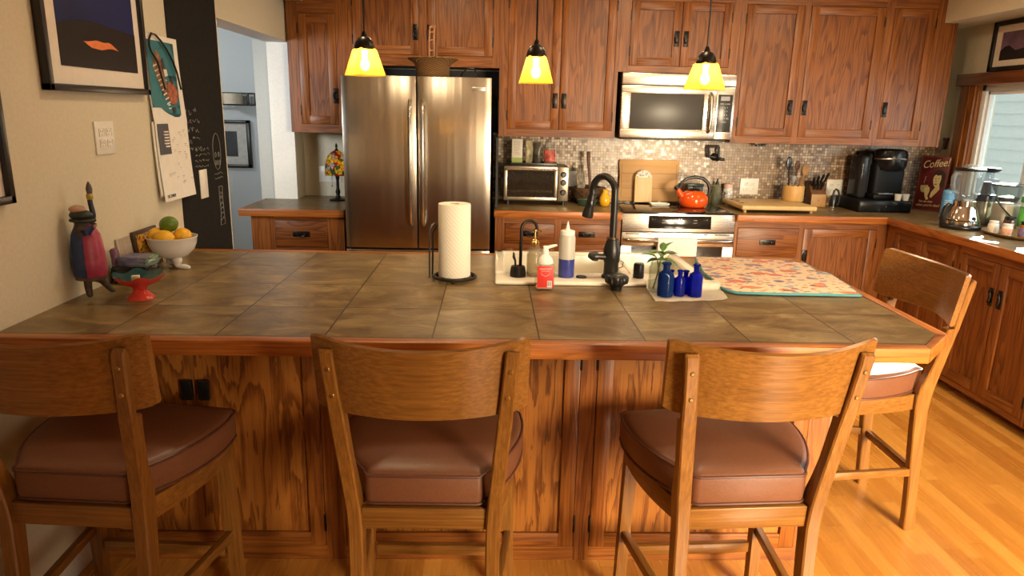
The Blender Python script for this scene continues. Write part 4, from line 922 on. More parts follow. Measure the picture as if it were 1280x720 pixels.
# ================================================================== ON THE LEFT WALL
black_fr = plain('black_frame', (.010, .009, .008), .35, 0, .5, .02); matb = plain('mat_board', (.74, .67, .58), .7, 0, .2, .02)
def wall_picture(name, label, side, a, b, z0, z1, ft, ia, ib, iz0, iz1, group=None):
    """framed picture lying flat on a side wall: a..b along the wall, image rectangle inside the mat"""
    if side == 'L': X0 = XL; s = 1
    elif side == 'R': X0 = XR; s = -1
    def bx(mb, d0, d1, y0, y1, z0, z1, bev=0): mb.box(min(X0+s*d0, X0+s*d1), max(X0+s*d0, X0+s*d1), y0, y1, z0, z1, bev)
    t = thing(name, label, 'picture', (X0, (a+b)/2, z0), group); mb = MB()
    for q in ((a, a+ft, z0, z1), (b-ft, b, z0, z1), (a, b, z0, z0+ft), (a, b, z1-ft, z1)): bx(mb, .001, .030, *q, .002)
    mb.build('frame', black_fr, t)
    mb = MB(); bx(mb, .001, .014, a+.004, b-.004, z0+.004, z1-.004); mb.build('mat_board', matb, t)
    return t, bx
t, bx = wall_picture('framed_picture', 'large black-framed night landscape with an orange shape on the cream wall', 'L', 2.277, 2.929, 1.583, 2.11, .022, 0, 0, 0, 0)
mb = MB(); bx(mb, .014, .0155, 2.372, 2.866, 1.662, 2.03); pic = mb.build('print', plain('night_sky', (.006, .014, .085), .4, 0, .2, .3, 0, 3), t)
def shape(mb, pts, d): mb.prism(pts, 'X', XL+d, XL+d+.0008)
mb = MB(); shape(mb, [(2.372, 1.662), (2.866, 1.662), (2.866, 1.800), (2.80, 1.803), (2.72, 1.808), (2.62, 1.815), (2.54, 1.816), (2.46, 1.808), (2.372, 1.792)], .0155); mb.build('dark_hill', plain('hill_black', (.010, .006, .007), .45, 0, .2, .1), pic)
mb = MB(); shape(mb, [(2.51, 1.748), (2.545, 1.750), (2.59, 1.757), (2.64, 1.753), (2.67, 1.756), (2.69, 1.752), (2.735, 1.732), (2.70, 1.736), (2.67, 1.735), (2.62, 1.727), (2.56, 1.730), (2.535, 1.738)], .0165); mb.build('orange_shape', plain('orange_glow', (.72, .20, .06), .5, 0, .3, .12, 0, 20), pic)
t, bx = wall_picture('framed_picture', 'black picture frame corner entering at the picture edge, above the bar stool by the wall', 'L', 1.45, 2.045, 1.265, 1.72, .022, 0, 0, 0, 0)
mb = MB(); bx(mb, .014, .0155, 1.55, 1.95, 1.36, 1.63); mb.build('print', plain('grey_print', (.10, .10, .11), .4, 0, .4, .2, 0, 8), t)
# outlet plates
platem = plain('plate_white', (.78, .75, .68), .35, 0, .5, .015)
def outlet_plate(label, mfn, w_, h, gangs, loc, group, kind='outlet'):
    t = thing(kind, label, kind.replace('_', ' '), loc, group)
    mb = MB(); mb.box(-w_/2, w_/2, -h/2, h/2, .0005, .006, .002); mb.xf(mfn((0, 0, 0))); mb.build('plate', platem, t, local=True)
    for g_ in range(gangs):
        x = (g_-(gangs-1)/2)*.047
        if kind == 'outlet':
            for s in (-1, 1):
                mb = MB(); mb.box(x-.017, x+.017, s*.0195-.014, s*.0195+.014, .006, .0075, .003); mb.xf(mfn((0, 0, 0))); f_ = mb.build('socket', platem, t, local=True)
                mb = MB()
                for q in (-.0065, .0065): mb.box(x+q-.0014, x+q+.0014, s*.0195-.001, s*.0195+.008, .0072, .0078)
                mb.box(x-.002, x+.002, s*.0195-.010, s*.0195-.006, .0072, .0078); mb.xf(mfn((0, 0, 0))); mb.build('slots', PLASTIC_B(), f_, local=True)
        else:
            mb = MB(); mb.box(x-.016, x+.016, -.033, .033, .006, .0085, .002); mb.xf(mfn((0, 0, 0))); mb.build('rocker', platem, t, local=True)
    return t
def fl(o): return FXL(o)
outlet_plate('white double outlet plate on the cream wall below the large framed picture', FXL, .125, .115, 2, (XL, 2.598, 1.428), None)
# calendar hung by a black cord
pap = plain('calendar_paper', (.80, .76, .69), .6, 0, .3, .02)
t = thing('wall_calendar', 'open wall calendar with a teal picture page, half behind the framed picture', 'calendar', (XL, 3.11, 1.15))
def sheet(y0, y1, z0, z1, d, curl, sk=0, n=14):
    """slightly curling paper sheet standing off the wall"""
    F_, B_ = [], []
    for i in range(n+1):
        f = i/n; z = z1+(z0-z1)*f; dd = d+curl*f*f
        F_.append([(XL+dd, y0+sk*f, z), (XL+dd+.004*math.sin(f*3), (y0+y1)/2+sk*f, z), (XL+dd, y1+sk*f, z), (XL+dd-.002, y1+sk*f, z), (XL+dd-.002, y0+sk*f, z)])
    mb = MB(); mb.loft(F_); return mb
up_ = sheet(2.945, 3.255, 1.478, 1.822, .006, .012, .012).build('picture_page', pap, t, 40)
for k in range(3): sheet(2.958-.004*k, 3.262-.004*k, 1.172+.004*k, 1.478, .004+.0035*k, .010).build('loose_page', pap, t, 40)
lo = sheet(2.962, 3.268, 1.152, 1.478, .0165, .014).build('date_page', pap, t, 40)
def onsheet(mb, pts, z0, z1, d, curl, off):
    """flat outline laid on a curled sheet"""
    def P(y, z, o): f = (z1-z)/(z1-z0); return (XL+d+curl*f*f+off+.0046*math.sin(f*3)*max(0, 1-.9*abs((y-3.10)/.155)), y, z)
    mb.loft([[P(y, z, .0004) for y, z in pts], [P(y, z, .0018) for y, z in pts]]); return mb
def U(pts, *a): mb = MB(); return onsheet(mb, pts, 1.478, 1.822, .006, .012, .001+a[0])
def grid_poly(y0, y1, z0, z1, n=8): return [(y0, z1+(z0-z1)*i/n) for i in range(n+1)]+[(y0+(y1-y0)*i/n, z0) for i in range(1, n+1)]+[(y1, z0+(z1-z0)*i/n) for i in range(1, n+1)]+[(y1-(y1-y0)*i/n, z1) for i in range(1, n)]
MBt = MB()
N = 12
for i in range(N):                                       # teal ground follows the curl of the page in strips
    za = 1.800-(1.800-1.535)*i/N; zb = 1.800-(1.800-1.535)*(i+1)/N
    onsheet(MBt, [(2.958+.257*k/8, zb) for k in range(9)]+[(3.215-.257*k/8, za) for k in range(9)], 1.478, 1.822, .006, .012, .0012)
onsheet(MBt, [(3.03, 1.535), (3.06, 1.520), (3.10, 1.508), (3.15, 1.496), (3.19, 1.496), (3.215, 1.505), (3.215, 1.535)], 1.478, 1.822, .006, .012, .0008)
tg = MBt.build('teal_ground', plain('teal_print', (.035, .175, .215), .5, 0, .3, .05), up_, 60)
brown = plain('print_brown', (.28, .15, .08), .6, 0, .2, .3, 0, 60); pink = plain('print_rust', (.36, .12, .07), .6, 0, .2, .3, 0, 70); dk = plain('print_dark', (.03, .025, .03), .6); wht = plain('print_white', (.72, .66, .58), .6)
U([(3.02, 1.745), (3.05, 1.765), (3.075, 1.74), (3.085, 1.69), (3.10, 1.64), (3.13, 1.60), (3.16, 1.575), (3.14, 1.555), (3.09, 1.57), (3.05, 1.61), (3.02, 1.66), (3.005, 1.70)], .001).build('brown_bird', brown, tg, 60)
U([(3.11, 1.635), (3.14, 1.645), (3.18, 1.63), (3.205, 1.60), (3.195, 1.57), (3.16, 1.545), (3.12, 1.555), (3.10, 1.59)], .0022).build('rust_bird', pink, tg, 60)
U([(3.075, 1.73), (3.095, 1.735), (3.105, 1.70), (3.09, 1.67), (3.072, 1.69)], .003).build('dark_wing', dk, tg, 60)
U([(3.085, 1.69), (3.115, 1.69), (3.12, 1.665), (3.09, 1.66)], .0034).build('white_patch', wht, tg, 60)
U([(3.14, 1.665), (3.165, 1.66), (3.165, 1.635), (3.145, 1.63)], .0034).build('dark_head', dk, tg, 60)
U([(3.13, 1.535), (3.16, 1.54), (3.165, 1.515), (3.14, 1.512)], .0026).build('small_bird', dk, tg, 60)
mb = MB()
for k in range(9): 
    y = 2.998+k*.010; z = 1.700-k*.0185; onsheet(mb, [(y, z), (y+.034, z+.010), (y+.036, z+.004), (y+.002, z-.006)], 1.478, 1.822, .006, .012, .0046)
mb.build('tail_stripes', wht, tg, 60)
def Lw(pts, off=.001): mb = MB(); return onsheet(mb, pts, 1.152, 1.478, .0165, .014, off)
MBn = MB()
for i in range(6):
    za = 1.470-.125*i/6; zb = 1.470-.125*(i+1)/6; onsheet(MBn, [(2.975+.1*k/4, zb) for k in range(5)]+[(3.075-.1*k/4, za) for k in range(5)], 1.152, 1.478, .0165, .014, .0012)
nv = MBn.build('navy_block', plain('navy_print', (.018, .022, .045), .5), lo, 60)
mb = MB(); rr = random.Random(3)
for k in range(6): 
    z = 1.440-k*.012; onsheet(mb, [(3.03-.02*rr.random(), z), (3.068, z), (3.068, z-.006), (3.03, z-.006)], 1.152, 1.478, .0165, .014, .002)
mb.build('printed_lines', wht, nv, 60)
ink = plain('ink', (.16, .15, .15), .7)
mb = MB()
for k in range(26):
    y = 2.99+.25*rr.random(); z = 1.21+.24*rr.random()
    if y < 3.085 and z > 1.33: continue
    w_ = .012+.02*rr.random(); onsheet(mb, [(y, z), (y+w_, z), (y+w_, z-.0016), (y, z-.0016)], 1.152, 1.478, .0165, .014, .001)
    onsheet(mb, [(y+.004, z-.007), (y+w_*.7, z-.007), (y+w_*.7, z-.0086), (y+.004, z-.0086)], 1.152, 1.478, .0165, .014, .001)
mb.build('written_notes', ink, lo, 60)
text('lettering', 'DECEMBER', .0185, PLASTIC_B(), lo, FXL((XL+.0325, 3.018, 1.172)), .0004, sx=.85)
mb = MB(); mb.tube([(XL+.030, 3.055, 1.607), (XL+.024, 3.045, 1.66), (XL+.020, 3.030, 1.717), (XL+.018, 2.985, 1.755), (XL+.018, 2.976, 1.775), (XL+.016, 2.985, 1.80), (XL+.014, 3.011, 1.824), (XL+.016, 3.04, 1.822), (XL+.018, 3.085, 1.80), (XL+.018, 3.125, 1.775), (XL+.020, 3.175, 1.725), (XL+.024, 3.195, 1.68), (XL+.030, 3.207, 1.612)], .0042, 8); mb.build('hanging_cord', BLACK(), t)
# chalkboard-painted end of the wall
t = thing('chalkboard', 'tall black chalkboard strip with chalk scribbles at the end of the cream wall', 'chalkboard', (XL, 3.46, 0))
box(XL+.0005, XL+.0035, 3.18, OY0-.0005, .09, ZC-.001).build('board', plain('chalk_black', (.013, .012, .011), .85, 0, .2, .12, .05, 40), t)
ch = plain('chalk', (.30, .30, .28), .95, 0, .1, .1)
mb = MB(); rr = random.Random(11)
def scrib(y, z, w_, h, n):
    pts = []; 
    for i in range(n): f = i/(n-1); pts.append((XL+.0040, y+w_*f+rr.uniform(-.006, .006), z+h*rr.uniform(-.5, .5)))
    mb.tube(pts, .0011, 4)
for row in range(5):
    z = 1.52-row*.043; y = 3.272+.01*row
    while y < 3.42: q = rr.uniform(.02, .05); scrib(y, z+rr.uniform(-.006, .006), q, .022, 6); y += q+.014
for row in range(4):
    z = 1.345-row*.026; y = 3.375-.01*row
    while y < 3.50: q = rr.uniform(.02, .04); scrib(y, z, q, .014, 5); y += q+.012
for row in range(2): scrib(3.57, 1.215-row*.02, .10, .012, 8)
mb.build('chalk_writing', ch, t, 60)
mb = MB(); mb.tube([(XL+.004, 3.62+.05*math.cos(a), 1.325+.09*math.sin(a)) for a in [i*PI/8 for i in range(16)]], .0011, 4, closed=True)
for y, z in ((3.60, 1.31), (3.64, 1.31), (3.598, 1.27), (3.622, 1.27), (3.648, 1.27)): mb.tube([(XL+.004, y+.009*math.cos(a), z+.012*math.sin(a)) for a in [i*PI/4 for i in range(8)]], .0012, 4, closed=True)
mb.tube([(XL+.004, y, z) for y, z in ((3.61, 1.15), (3.655, 1.15), (3.65, 1.10), (3.655, 1.00), (3.66, .955), (3.60, .955), (3.615, 1.02), (3.61, 1.08), (3.61, 1.15))], .0013, 4)
for k in range(6): scrib(3.615, 1.12-.027*k, .035, .02, 6)
mb.build('chalk_drawing', ch, t, 60)
outlet_plate('narrow white light-switch plate on the black chalkboard', FXL, .085, .135, 1, (XL+.0036, 3.421, 1.183), None, 'light_switch')

# ================================================================== ON THE ISLAND BY THE WALL
# ---- painted figurine with one arm raised
def skin(name, verts, edges, radii, mat, parent, sub=2):
    me = bpy.data.meshes.new('s'); me.from_pydata(verts, edges, []); o = bpy.data.objects.new('s', me); COL.objects.link(o)
    md = o.modifiers.new('s', 'SKIN'); me.skin_vertices[0].data[0].use_root = True
    for i, r_ in enumerate(radii): me.skin_vertices[0].data[i].radius = r_ if isinstance(r_, tuple) else (r_, r_)
    sb = o.modifiers.new('u', 'SUBSURF'); sb.levels = sb.render_levels = sub
    m2 = bpy.data.meshes.new_from_object(o.evaluated_get(bpy.context.evaluated_depsgraph_get())); bpy.data.objects.remove(o); bpy.data.meshes.remove(me)
    mb = MB(); mb.bm.from_mesh(m2); bpy.data.meshes.remove(m2); return mb.build(name, mat, parent, 70, local=True)
t = thing('figurine', 'painted clay figurine in a blue and pink coat raising one arm, by the cream wall', 'figurine', (-1.333, 2.31, CT))
body = skin('body', [(0, 0, .085), (0, 0, .15), (0, 0, .225), (-.006, -.004, .262), (-.010, -.006, .292), (-.006, -.012, .06), (-.002, -.016, .018), (.006, -.024, .008), (.022, .020, .06), (.042, .034, .022), (.056, .036, .014), (.012, .010, .235), (.026, .014, .278), (.021, .012, .320), (.022, .012, .345), (.024, .012, .372), (.014, -.030, .215), (.040, -.036, .238), (.062, -.040, .258)],
     [(0, 1), (1, 2), (2, 3), (3, 4), (0, 5), (5, 6), (6, 7), (0, 8), (8, 9), (9, 10), (2, 11), (11, 12), (12, 13), (13, 14), (14, 15), (2, 16), (16, 17), (17, 18)],
     [.030, .034, .030, .024, .020, .014, .011, .009, .013, .010, .008, .012, .009, .0085, .0085, .004, .012, .009, .007], plain('clay_brown', (.075, .045, .028), .55, 0, .4, .2, .2, 60), t)
for p in body.data.polygons: pass
body.data.materials.append(plain('clay_flesh', (.50, .30, .20), .5, 0, .4, .1)); body.data.materials.append(plain('clay_navy', (.008, .012, .035), .4)); body.data.materials.append(plain('clay_blue', (.020, .045, .17), .4, 0, .5, .2))
for p in body.data.polygons:
    c = p.center
    if c.z > .262 and c.x < .012 and c.y < .012 and p.normal.y < -.1 and c.z < .30: p.material_index = 1
    elif c.x > .010 and .255 < c.z < .325: p.material_index = 2
    elif c.x > .020 and c.y < -.02 and .20 < c.z < .29: p.material_index = 3 if c.x < .054 else 1
mb = MB()
def ell(a, b, z, cx=0, n=24): return [(cx+a*math.cos(2*PI*i/n), b*math.sin(2*PI*i/n), z) for i in range(n)]
mb.loft([ell(.044, .040, .072, .002), ell(.050, .046, .078, .002), ell(.052, .048, .12, .001), ell(.050, .045, .17, 0), ell(.044, .038, .215, 0), ell(.028, .026, .245, -.002), ell(.015, .016, .255, -.003)])
ct = mb.build('coat', [plain('coat_blue', (.015, .040, .14), .38, 0, .5, .2, .15, 50), plain('coat_pink', (.34, .035, .075), .4, 0, .5, .15, .15, 50)], t, 60, local=True)
for p in ct.data.polygons:
    if p.center.x > .016+.004*math.sin(p.center.z*90) and p.center.y < .02: p.material_index = 1
mb = MB(); mb.loft([ell(.047, .043, .066, .002), ell(.048, .044, .074, .002), ell(.050, .046, .080, .002)]); mb.build('coat_hem', plain('clay_umber', (.11, .065, .035), .6, 0, .4, .2), t, 60, local=True)
mb = MB(); mb.ball((-.004, -.004, .279), .031, 1.15, 1.0, .55, 18, 10, .04); mb.tube([(-.035, -.012, .262), (-.004, -.034, .262), (.028, -.022, .262), (.034, .004, .262)], .006, 8); mb.build('scarf', plain('clay_darkgreen', (.030, .036, .026), .5, 0, .4, .2), t, 60, local=True)
mb = MB(); mb.ball((-.012, -.008, .298), .022, 1.15, 1.0, .62, 16, 10); mb.build('cap', MATS['clay_flesh'], t, 60, local=True)
mb = MB(); mb.lathe([(.0085, .328), (.0105, .332), (.0105, .343), (.0085, .347)], (.022, .012, 0), 14); mb.build('cuff', plain('clay_gold', (.42, .32, .05), .4, .2), t, local=True)
mb = MB(); mb.lathe([(0, .346), (.008, .348), (.010, .362), (.007, .375), (.002, .386), (0, .387)], (.023, .012, 0), 12); mb.build('raised_hand', plain('clay_grey', (.10, .085, .085), .5), t, 60, local=True)
# ---- ceramic block with a purple peg
t = thing('ceramic_block', 'dark glazed ceramic block with lavender top and a purple peg, behind the red dish', 'ceramic', (-1.31, 2.56, CT))
def lumpy(x0, x1, y0, y1, z0, z1, amp, seed):
    mb = MB(); mb.box(x0, x1, y0, y1, z0, z1, .010, 3); bmesh.ops.subdivide_edges(mb.bm, edges=mb.bm.edges[:], cuts=3, use_grid_fill=True); rr = random.Random(seed)
    for v in mb.bm.verts:
        if v.co.z > z0+.004: v.co += Vector((rr.uniform(-amp, amp), rr.uniform(-amp, amp), rr.uniform(-amp, amp)))
    return mb
lumpy(-1.372, -1.248, 2.50, 2.615, CT+.0015, CT+.062, .0020, 1).build('glazed_base', plain('glaze_black', (.010, .010, .013), .22, 0, .5, .3), t, 80)
m, n, l, b = nt('glaze_lavender'); pr(b, (.2, .2, .4), .28)
tc = n.new('ShaderNodeTexCoord'); no = n.new('ShaderNodeTexNoise'); no.inputs['Scale'].default_value = 18; no.inputs['Detail'].default_value = 4; l.new(tc.outputs['Object'], no.inputs['Vector']); sp = n.new('ShaderNodeSeparateXYZ'); l.new(tc.outputs['Object'], sp.inputs[0])
l.new(ramp(n, l, math_(n, l, 'ADD', no.outputs['Fac'], math_(n, l, 'MULTIPLY', sp.outputs[0], 5)), ((.25, (.02, .03, .03)), (.42, (.14, .14, .27)), (.62, (.20, .20, .33)), (.78, (.12, .22, .10)))), b.inputs['Base Color'])
lumpy(-1.352, -1.243, 2.505, 2.612, CT+.058, CT+.094, .0022, 2).build('glazed_top', m, t, 80)
mb = MB(); mb.tube([(-1.362, 2.53, CT+.05), (-1.364, 2.53, CT+.085), (-1.366, 2.53, CT+.118), (-1.366, 2.53, CT+.124)], [.0145, .0140, .0150, .009], 14); mb.build('peg', plain('glaze_purple', (.14, .055, .11), .35, 0, .5, .2), t, 60)
# ---- ruffled dish on a foot
t = thing('ruffled_dish', 'small red footed dish with ruffled rim and teal inside, beside the figurine', 'dish', (-1.178, 2.315, CT))
def ruf(a, k): return 1+(.06*math.cos(6*a) if k in (6, 7, 8, 9) else (.03*math.cos(6*a) if k in (5, 10) else 0))
mb = MB(); mb.lathe([(0, .0), (.044, .0005), (.043, .005), (.030, .016), (.020, .030), (.026, .042), (.058, .056), (.074, .072), (.079, .080)], n=60, wob=lambda a, k: ruf(a, k), cap=False)
for v in mb.bm.verts:
    rr_ = math.hypot(v.co.x, v.co.y); v.co.z += .006*math.cos(6*math.atan2(v.co.y, v.co.x))*max(0, (rr_-.055)/.024)
mb.build('outside', plain('red_glaze', (.60, .050, .032), .22, 0, .5, .06), t, 60, local=True)
mb = MB(); mb.lathe([(.079, .080), (.073, .075), (.055, .060), (.024, .048), (0, .046)], n=60, wob=lambda a, k: 1+(.06*math.cos(6*a) if k == 0 else .055*math.cos(6*a) if k == 1 else .03*math.cos(6*a) if k == 2 else 0), cap=False)
for v in mb.bm.verts:
    rr_ = math.hypot(v.co.x, v.co.y); v.co.z += .006*math.cos(6*math.atan2(v.co.y, v.co.x))*max(0, (rr_-.055)/.024)
mb.build('inside', plain('teal_glaze', (.012, .060, .070), .12, 0, .6, .1), t, 60, local=True)
t = tag(MB().box(-.012, .012, -.009, .009, 0, .016, .002, rot=Matrix.Rotation(.3, 3, 'Z')).build('soap_cube', plain('ivory', (.78, .70, .50), .4), None), 'small ivory cube lying in the red ruffled dish', 'cube'); t.location = (-1.180, 2.298, CT+.0655)
# ---- white bowl walking on two feet, with fruit
t = thing('footed_bowl', 'white ceramic bowl standing on two sculpted feet, holding lemons and a lime', 'bowl', (-1.270, 2.785, CT))
por = plain('porcelain', (.74, .70, .66), .14, 0, .6, .015)
mb = MB(); mb.lathe([(0, .040), (.030, .041), (.058, .052), (.079, .075), (.089, .100), (.0925, .122), (.0945, .124), (.0945, .128), (.0905, .128), (.086, .102), (.076, .078), (.055, .056), (.03, .047), (0, .046)], n=40, cap=False); bw = mb.build('bowl', por, t, 60, local=True)
for nm, V, Rr in (('foot', [(.018, -.022, .050), (.026, -.022, .028), (.018, -.022, .012), (.042, -.024, .011), (.064, -.026, .008), (.074, -.027, .006)], [.026, .018, .013, .0125, .010, .006]),
                  ('foot', [(-.018, .026, .050), (-.026, .028, .028), (-.034, .028, .012), (-.012, .027, .011), (.008, .026, .008), (.018, .026, .006)], [.026, .018, .013, .0125, .010, .006])):
    skin(nm, V, [(i, i+1) for i in range(5)], Rr, por, t)
def fruit(kind, lab, loc, r, m, grp, rx=0, ry=0):
    t = thing(kind, lab, kind, loc, grp); mb = MB(); prof = []
    for i in range(15):
        a = -PI/2+PI*i/14; z = math.sin(a); rr_ = math.cos(a)**.92; z2 = z*1.12+.10*(abs(z)**9)*(1 if z > 0 else -1); prof.append((r*rr_, r*z2))
    mb.lathe(prof, n=24, cap=False); mb.xf(Matrix.Rotation(rx, 4, 'X') @ Matrix.Rotation(ry, 4, 'Y')); mb.build('peel', m, t, 70, local=True)
    mb = MB(); mb.lathe([(0, r*1.215), (r*.10, r*1.21), (r*.13, r*1.17), (0, r*1.16)], n=10); mb.xf(Matrix.Rotation(rx, 4, 'X') @ Matrix.Rotation(ry, 4, 'Y')); mb.build('stem_end', plain('stem_brown', (.16, .13, .04), .7), t, local=True)
lem = plain('lemon_peel', (.78, .42, .020), .38, 0, .5, .05, .25, 220); lim = plain('lime_peel', (.10, .17, .012), .36, 0, .5, .12, .25, 200)
fruit('lemon', 'lemon at the wall side of the white footed bowl', (-1.326, 2.775, CT+.130), .032, lem, 'lemons in the white bowl', 1.3, .5)
fruit('lemon', 'lemon at the front of the white footed bowl, nearest the red dish', (-1.278, 2.735, CT+.127), .033, lem, 'lemons in the white bowl', 1.2, 1.5)
fruit('lemon', 'lemon at the chalkboard side of the white footed bowl', (-1.229, 2.785, CT+.130), .031, lem, 'lemons in the white bowl', .4, 1.4)
fruit('lime', 'green lime lying on top of the lemons in the white bowl', (-1.280, 2.79, CT+.174), .032, lim, None, .5, 1.2)
# ---- cards and books leaning on the wall
t = thing('picture_card', 'small dark-framed card with orange and yellow painting leaning on the cream wall', 'card', (-1.372, 2.752, CT))
R_ = Matrix.Rotation(math.radians(-6), 4, 'Y')
def leanbox(mb, x0, x1, y0, y1, z0, z1): mb.box(x0, x1, y0, y1, z0, z1, .001); return mb
mb = leanbox(MB(), -.006, .006, -.065, .125, .001, .155); mb.xf(Matrix.Translation((.010, 0, .0015)) @ R_); mb.build('board', plain('card_dark', (.05, .025, .012), .5, 0, .4, .2), t, local=True)
mb = leanbox(MB(), .006, .0072, -.048, .112, .018, .140); mb.xf(Matrix.Translation((.010, 0, .0015)) @ R_)
m, n, l, b = nt('card_painting'); pr(b, (.5, .3, .05), .45)
tc = n.new('ShaderNodeTexCoord'); no = n.new('ShaderNodeTexNoise'); no.inputs['Scale'].default_value = 22; no.inputs['Distortion'].default_value = 1.5; l.new(tc.outputs['Object'], no.inputs['Vector'])
l.new(ramp(n, l, no.outputs['Fac'], ((.36, (.02, .015, .012)), (.44, (.55, .22, .03)), (.52, (.62, .38, .04)), (.58, (.04, .03, .02)), (.68, (.45, .15, .05)))), b.inputs['Base Color']); mb.build('painting', m, t, local=True)
t = thing('booklet', 'white-edged booklet leaning on the cream wall behind the ceramic block', 'booklet', (-1.372, 2.637, CT))
mb = MB(); mb.box(-.004, .004, -.052, .040, .0015, .148, .001); mb.xf(Matrix.Translation((.008, 0, .001)) @ Matrix.Rotation(math.radians(-8), 4, 'Y')); mb.build('pages', plain('booklet_paper', (.62, .54, .44), .7), t, local=True)
mb = MB(); mb.box(.0042, .0052, -.050, .038, .003, .147, .0005); mb.xf(Matrix.Translation((.008, 0, .001)) @ Matrix.Rotation(math.radians(-8), 4, 'Y')); mb.build('cover', plain('booklet_cover', (.34, .27, .22), .5, 0, .4, .15), t, local=True)

# ================================================================== DOORWAY CORNER AND HALL
t = thing('stained_glass_lamp', 'small stained-glass table lamp with a lit mosaic shade beside the refrigerator', 'table lamp', (-1.095, 5.02, CT))
mb = MB(); mb.lathe([(0, .0005), (.060, .001), (.062, .008), (.045, .016), (.018, .024), (.012, .040), (.018, .060), (.011, .085), (.010, .140), (.015, .165), (.009, .185), (.008, .33), (.020, .345), (.012, .352), (.005, .366), (.010, .378), (.005, .392), (0, .402)], n=22); mb.build('base', BRONZE(), t, 50, local=True)
m, n, l, b = nt('stained_glass'); out = n['Material Output']
tc = n.new('ShaderNodeTexCoord'); vo = n.new('ShaderNodeTexVoronoi'); vo.inputs['Scale'].default_value = 42; l.new(tc.outputs['Object'], vo.inputs['Vector']); ve = n.new('ShaderNodeTexVoronoi'); ve.feature = 'DISTANCE_TO_EDGE'; ve.inputs['Scale'].default_value = 42; l.new(tc.outputs['Object'], ve.inputs['Vector'])
sp = n.new('ShaderNodeSeparateColor'); l.new(vo.outputs['Color'], sp.inputs[0])
c = ramp(n, l, sp.outputs[0], ((0, (.85, .40, .02)), (.25, (.90, .62, .06)), (.45, (.40, .02, .02)), (.6, (.20, .22, .35)), (.75, (.55, .45, .40)), (.9, (.06, .16, .05))), 'CONSTANT')
c = mix(n, l, math_(n, l, 'LESS_THAN', ve.outputs['Distance'], .05), c, (.01, .01, .01))
tl = n.new('ShaderNodeBsdfTranslucent'); l.new(c, tl.inputs[0]); l.new(c, b.inputs['Base Color']); b.inputs['Roughness'].default_value = .2
ms = n.new('ShaderNodeMixShader'); ms.inputs[0].default_value = .3; l.new(tl.outputs[0], ms.inputs[1]); l.new(b.outputs[0], ms.inputs[2]); l.new(ms.outputs[0], out.inputs[0])
mb = MB(); mb.lathe([(.083, .178), (.086, .182), (.084, .23), (.076, .275), (.060, .312), (.038, .336), (.020, .347)], n=32, cap=False); mb.build('lamp_shade', m, t, 60, local=True)
mb = MB(); mb.tube([(-.035, -.02, .185), (-.035, -.02, .11)], .0012, 5); mb.ball((-.035, -.02, .105), .005, u=8, v=6); mb.build('pull_chain', BRASS(), t, local=True)
l_ = lamp('stained_glass_light', 'POINT', (.02, .0, .25), .16, (1, .72, .35), .02); l_.parent = t
outlet_plate('white triple switch plate on the back wall behind the stained-glass lamp', FY, .165, .115, 3, (-1.205, YB, 1.075), None, 'light_switch')
# hall: wall light and framed print
t = thing('wall_light', 'bronze wall light with cream drum shades seen through the doorway', 'wall light', (-2.30, 6.2, 1.60))
hb = plain('hall_bronze', (.025, .022, .020), .4, .6)
mb = MB(); mb.box(-2.62, -1.985, 6.135, 6.150, 1.555, 1.570, .002); mb.box(-2.62, -1.985, 6.135, 6.150, 1.645, 1.660, .002)
for x in (-2.615, -2.345, -2.29, -2.06, -2.0): mb.box(x-.009, x+.009, 6.134, 6.152, 1.556, 1.660, .002)
mb.box(-2.62, -2.42, 6.152, 6.199, 1.55, 1.66, .003); mb.build('frame', hb, t)
shd = plain('cream_shade', (.55, .47, .35), .6)
for x in (-2.175, -2.49): MB().lathe([(.055, 1.566), (.075, 1.566), (.078, 1.650), (.072, 1.650), (.07, 1.57)], (x, 6.115, 0), 28, cap=False).build('lamp_shade', shd, t)
t = thing('framed_picture', 'black-framed dark print with pale mat on the hall wall beyond the doorway', 'picture', (-2.30, 6.2, 1.03))
mb = MB()
for q in ((-2.53, -2.502, 1.035, 1.435), (-2.104, -2.076, 1.035, 1.435), (-2.53, -2.076, 1.035, 1.063), (-2.53, -2.076, 1.407, 1.435)): mb.box(q[0], q[1], 6.17, 6.199, q[2], q[3], .003)
mb.build('frame', black_fr, t); box(-2.51, -2.09, 6.185, 6.197, 1.05, 1.42).build('mat_board', plain('hall_mat', (.45, .44, .40), .7), t); box(-2.42, -2.19, 6.182, 6.186, 1.13, 1.34).build('print', plain('hall_print', (.02, .02, .022), .4, 0, .4, .3, 0, 15), t)

# ================================================================== ON THE REFRIGERATOR
t = thing('wicker_basket', 'round wicker basket with a tall hoop handle on top of the refrigerator', 'basket', (-.385, 4.60, 1.746))
def weave(name, c, sc_=130):
    if name in MATS: return MATS[name]
    m, n, l, b = nt(name); pr(b, c, .7, 0, .3); tc = n.new('ShaderNodeTexCoord'); sp = n.new('ShaderNodeSeparateXYZ'); l.new(tc.outputs['Object'], sp.inputs[0])
    an = math_(n, l, 'MULTIPLY', math_(n, l, 'ARCTAN2', sp.outputs[0], sp.outputs[1]), 22); zz = math_(n, l, 'MULTIPLY', sp.outputs[2], sc_*4)
    f = math_(n, l, 'MULTIPLY', math_(n, l, 'SINE', an), math_(n, l, 'SINE', zz)); f = math_(n, l, 'MULTIPLY_ADD', f, .5, .5)
    l.new(ramp(n, l, f, ((0, tuple(v*.35 for v in c)), (.6, c), (1, tuple(min(1, v*1.25) for v in c)))), b.inputs['Base Color'])
    bp_ = n.new('ShaderNodeBump'); bp_.inputs['Strength'].default_value = .8; bp_.inputs['Distance'].default_value = .006; l.new(f, bp_.inputs['Height']); l.new(bp_.outputs['Normal'], b.inputs['Normal']); MATS[name] = m; return m
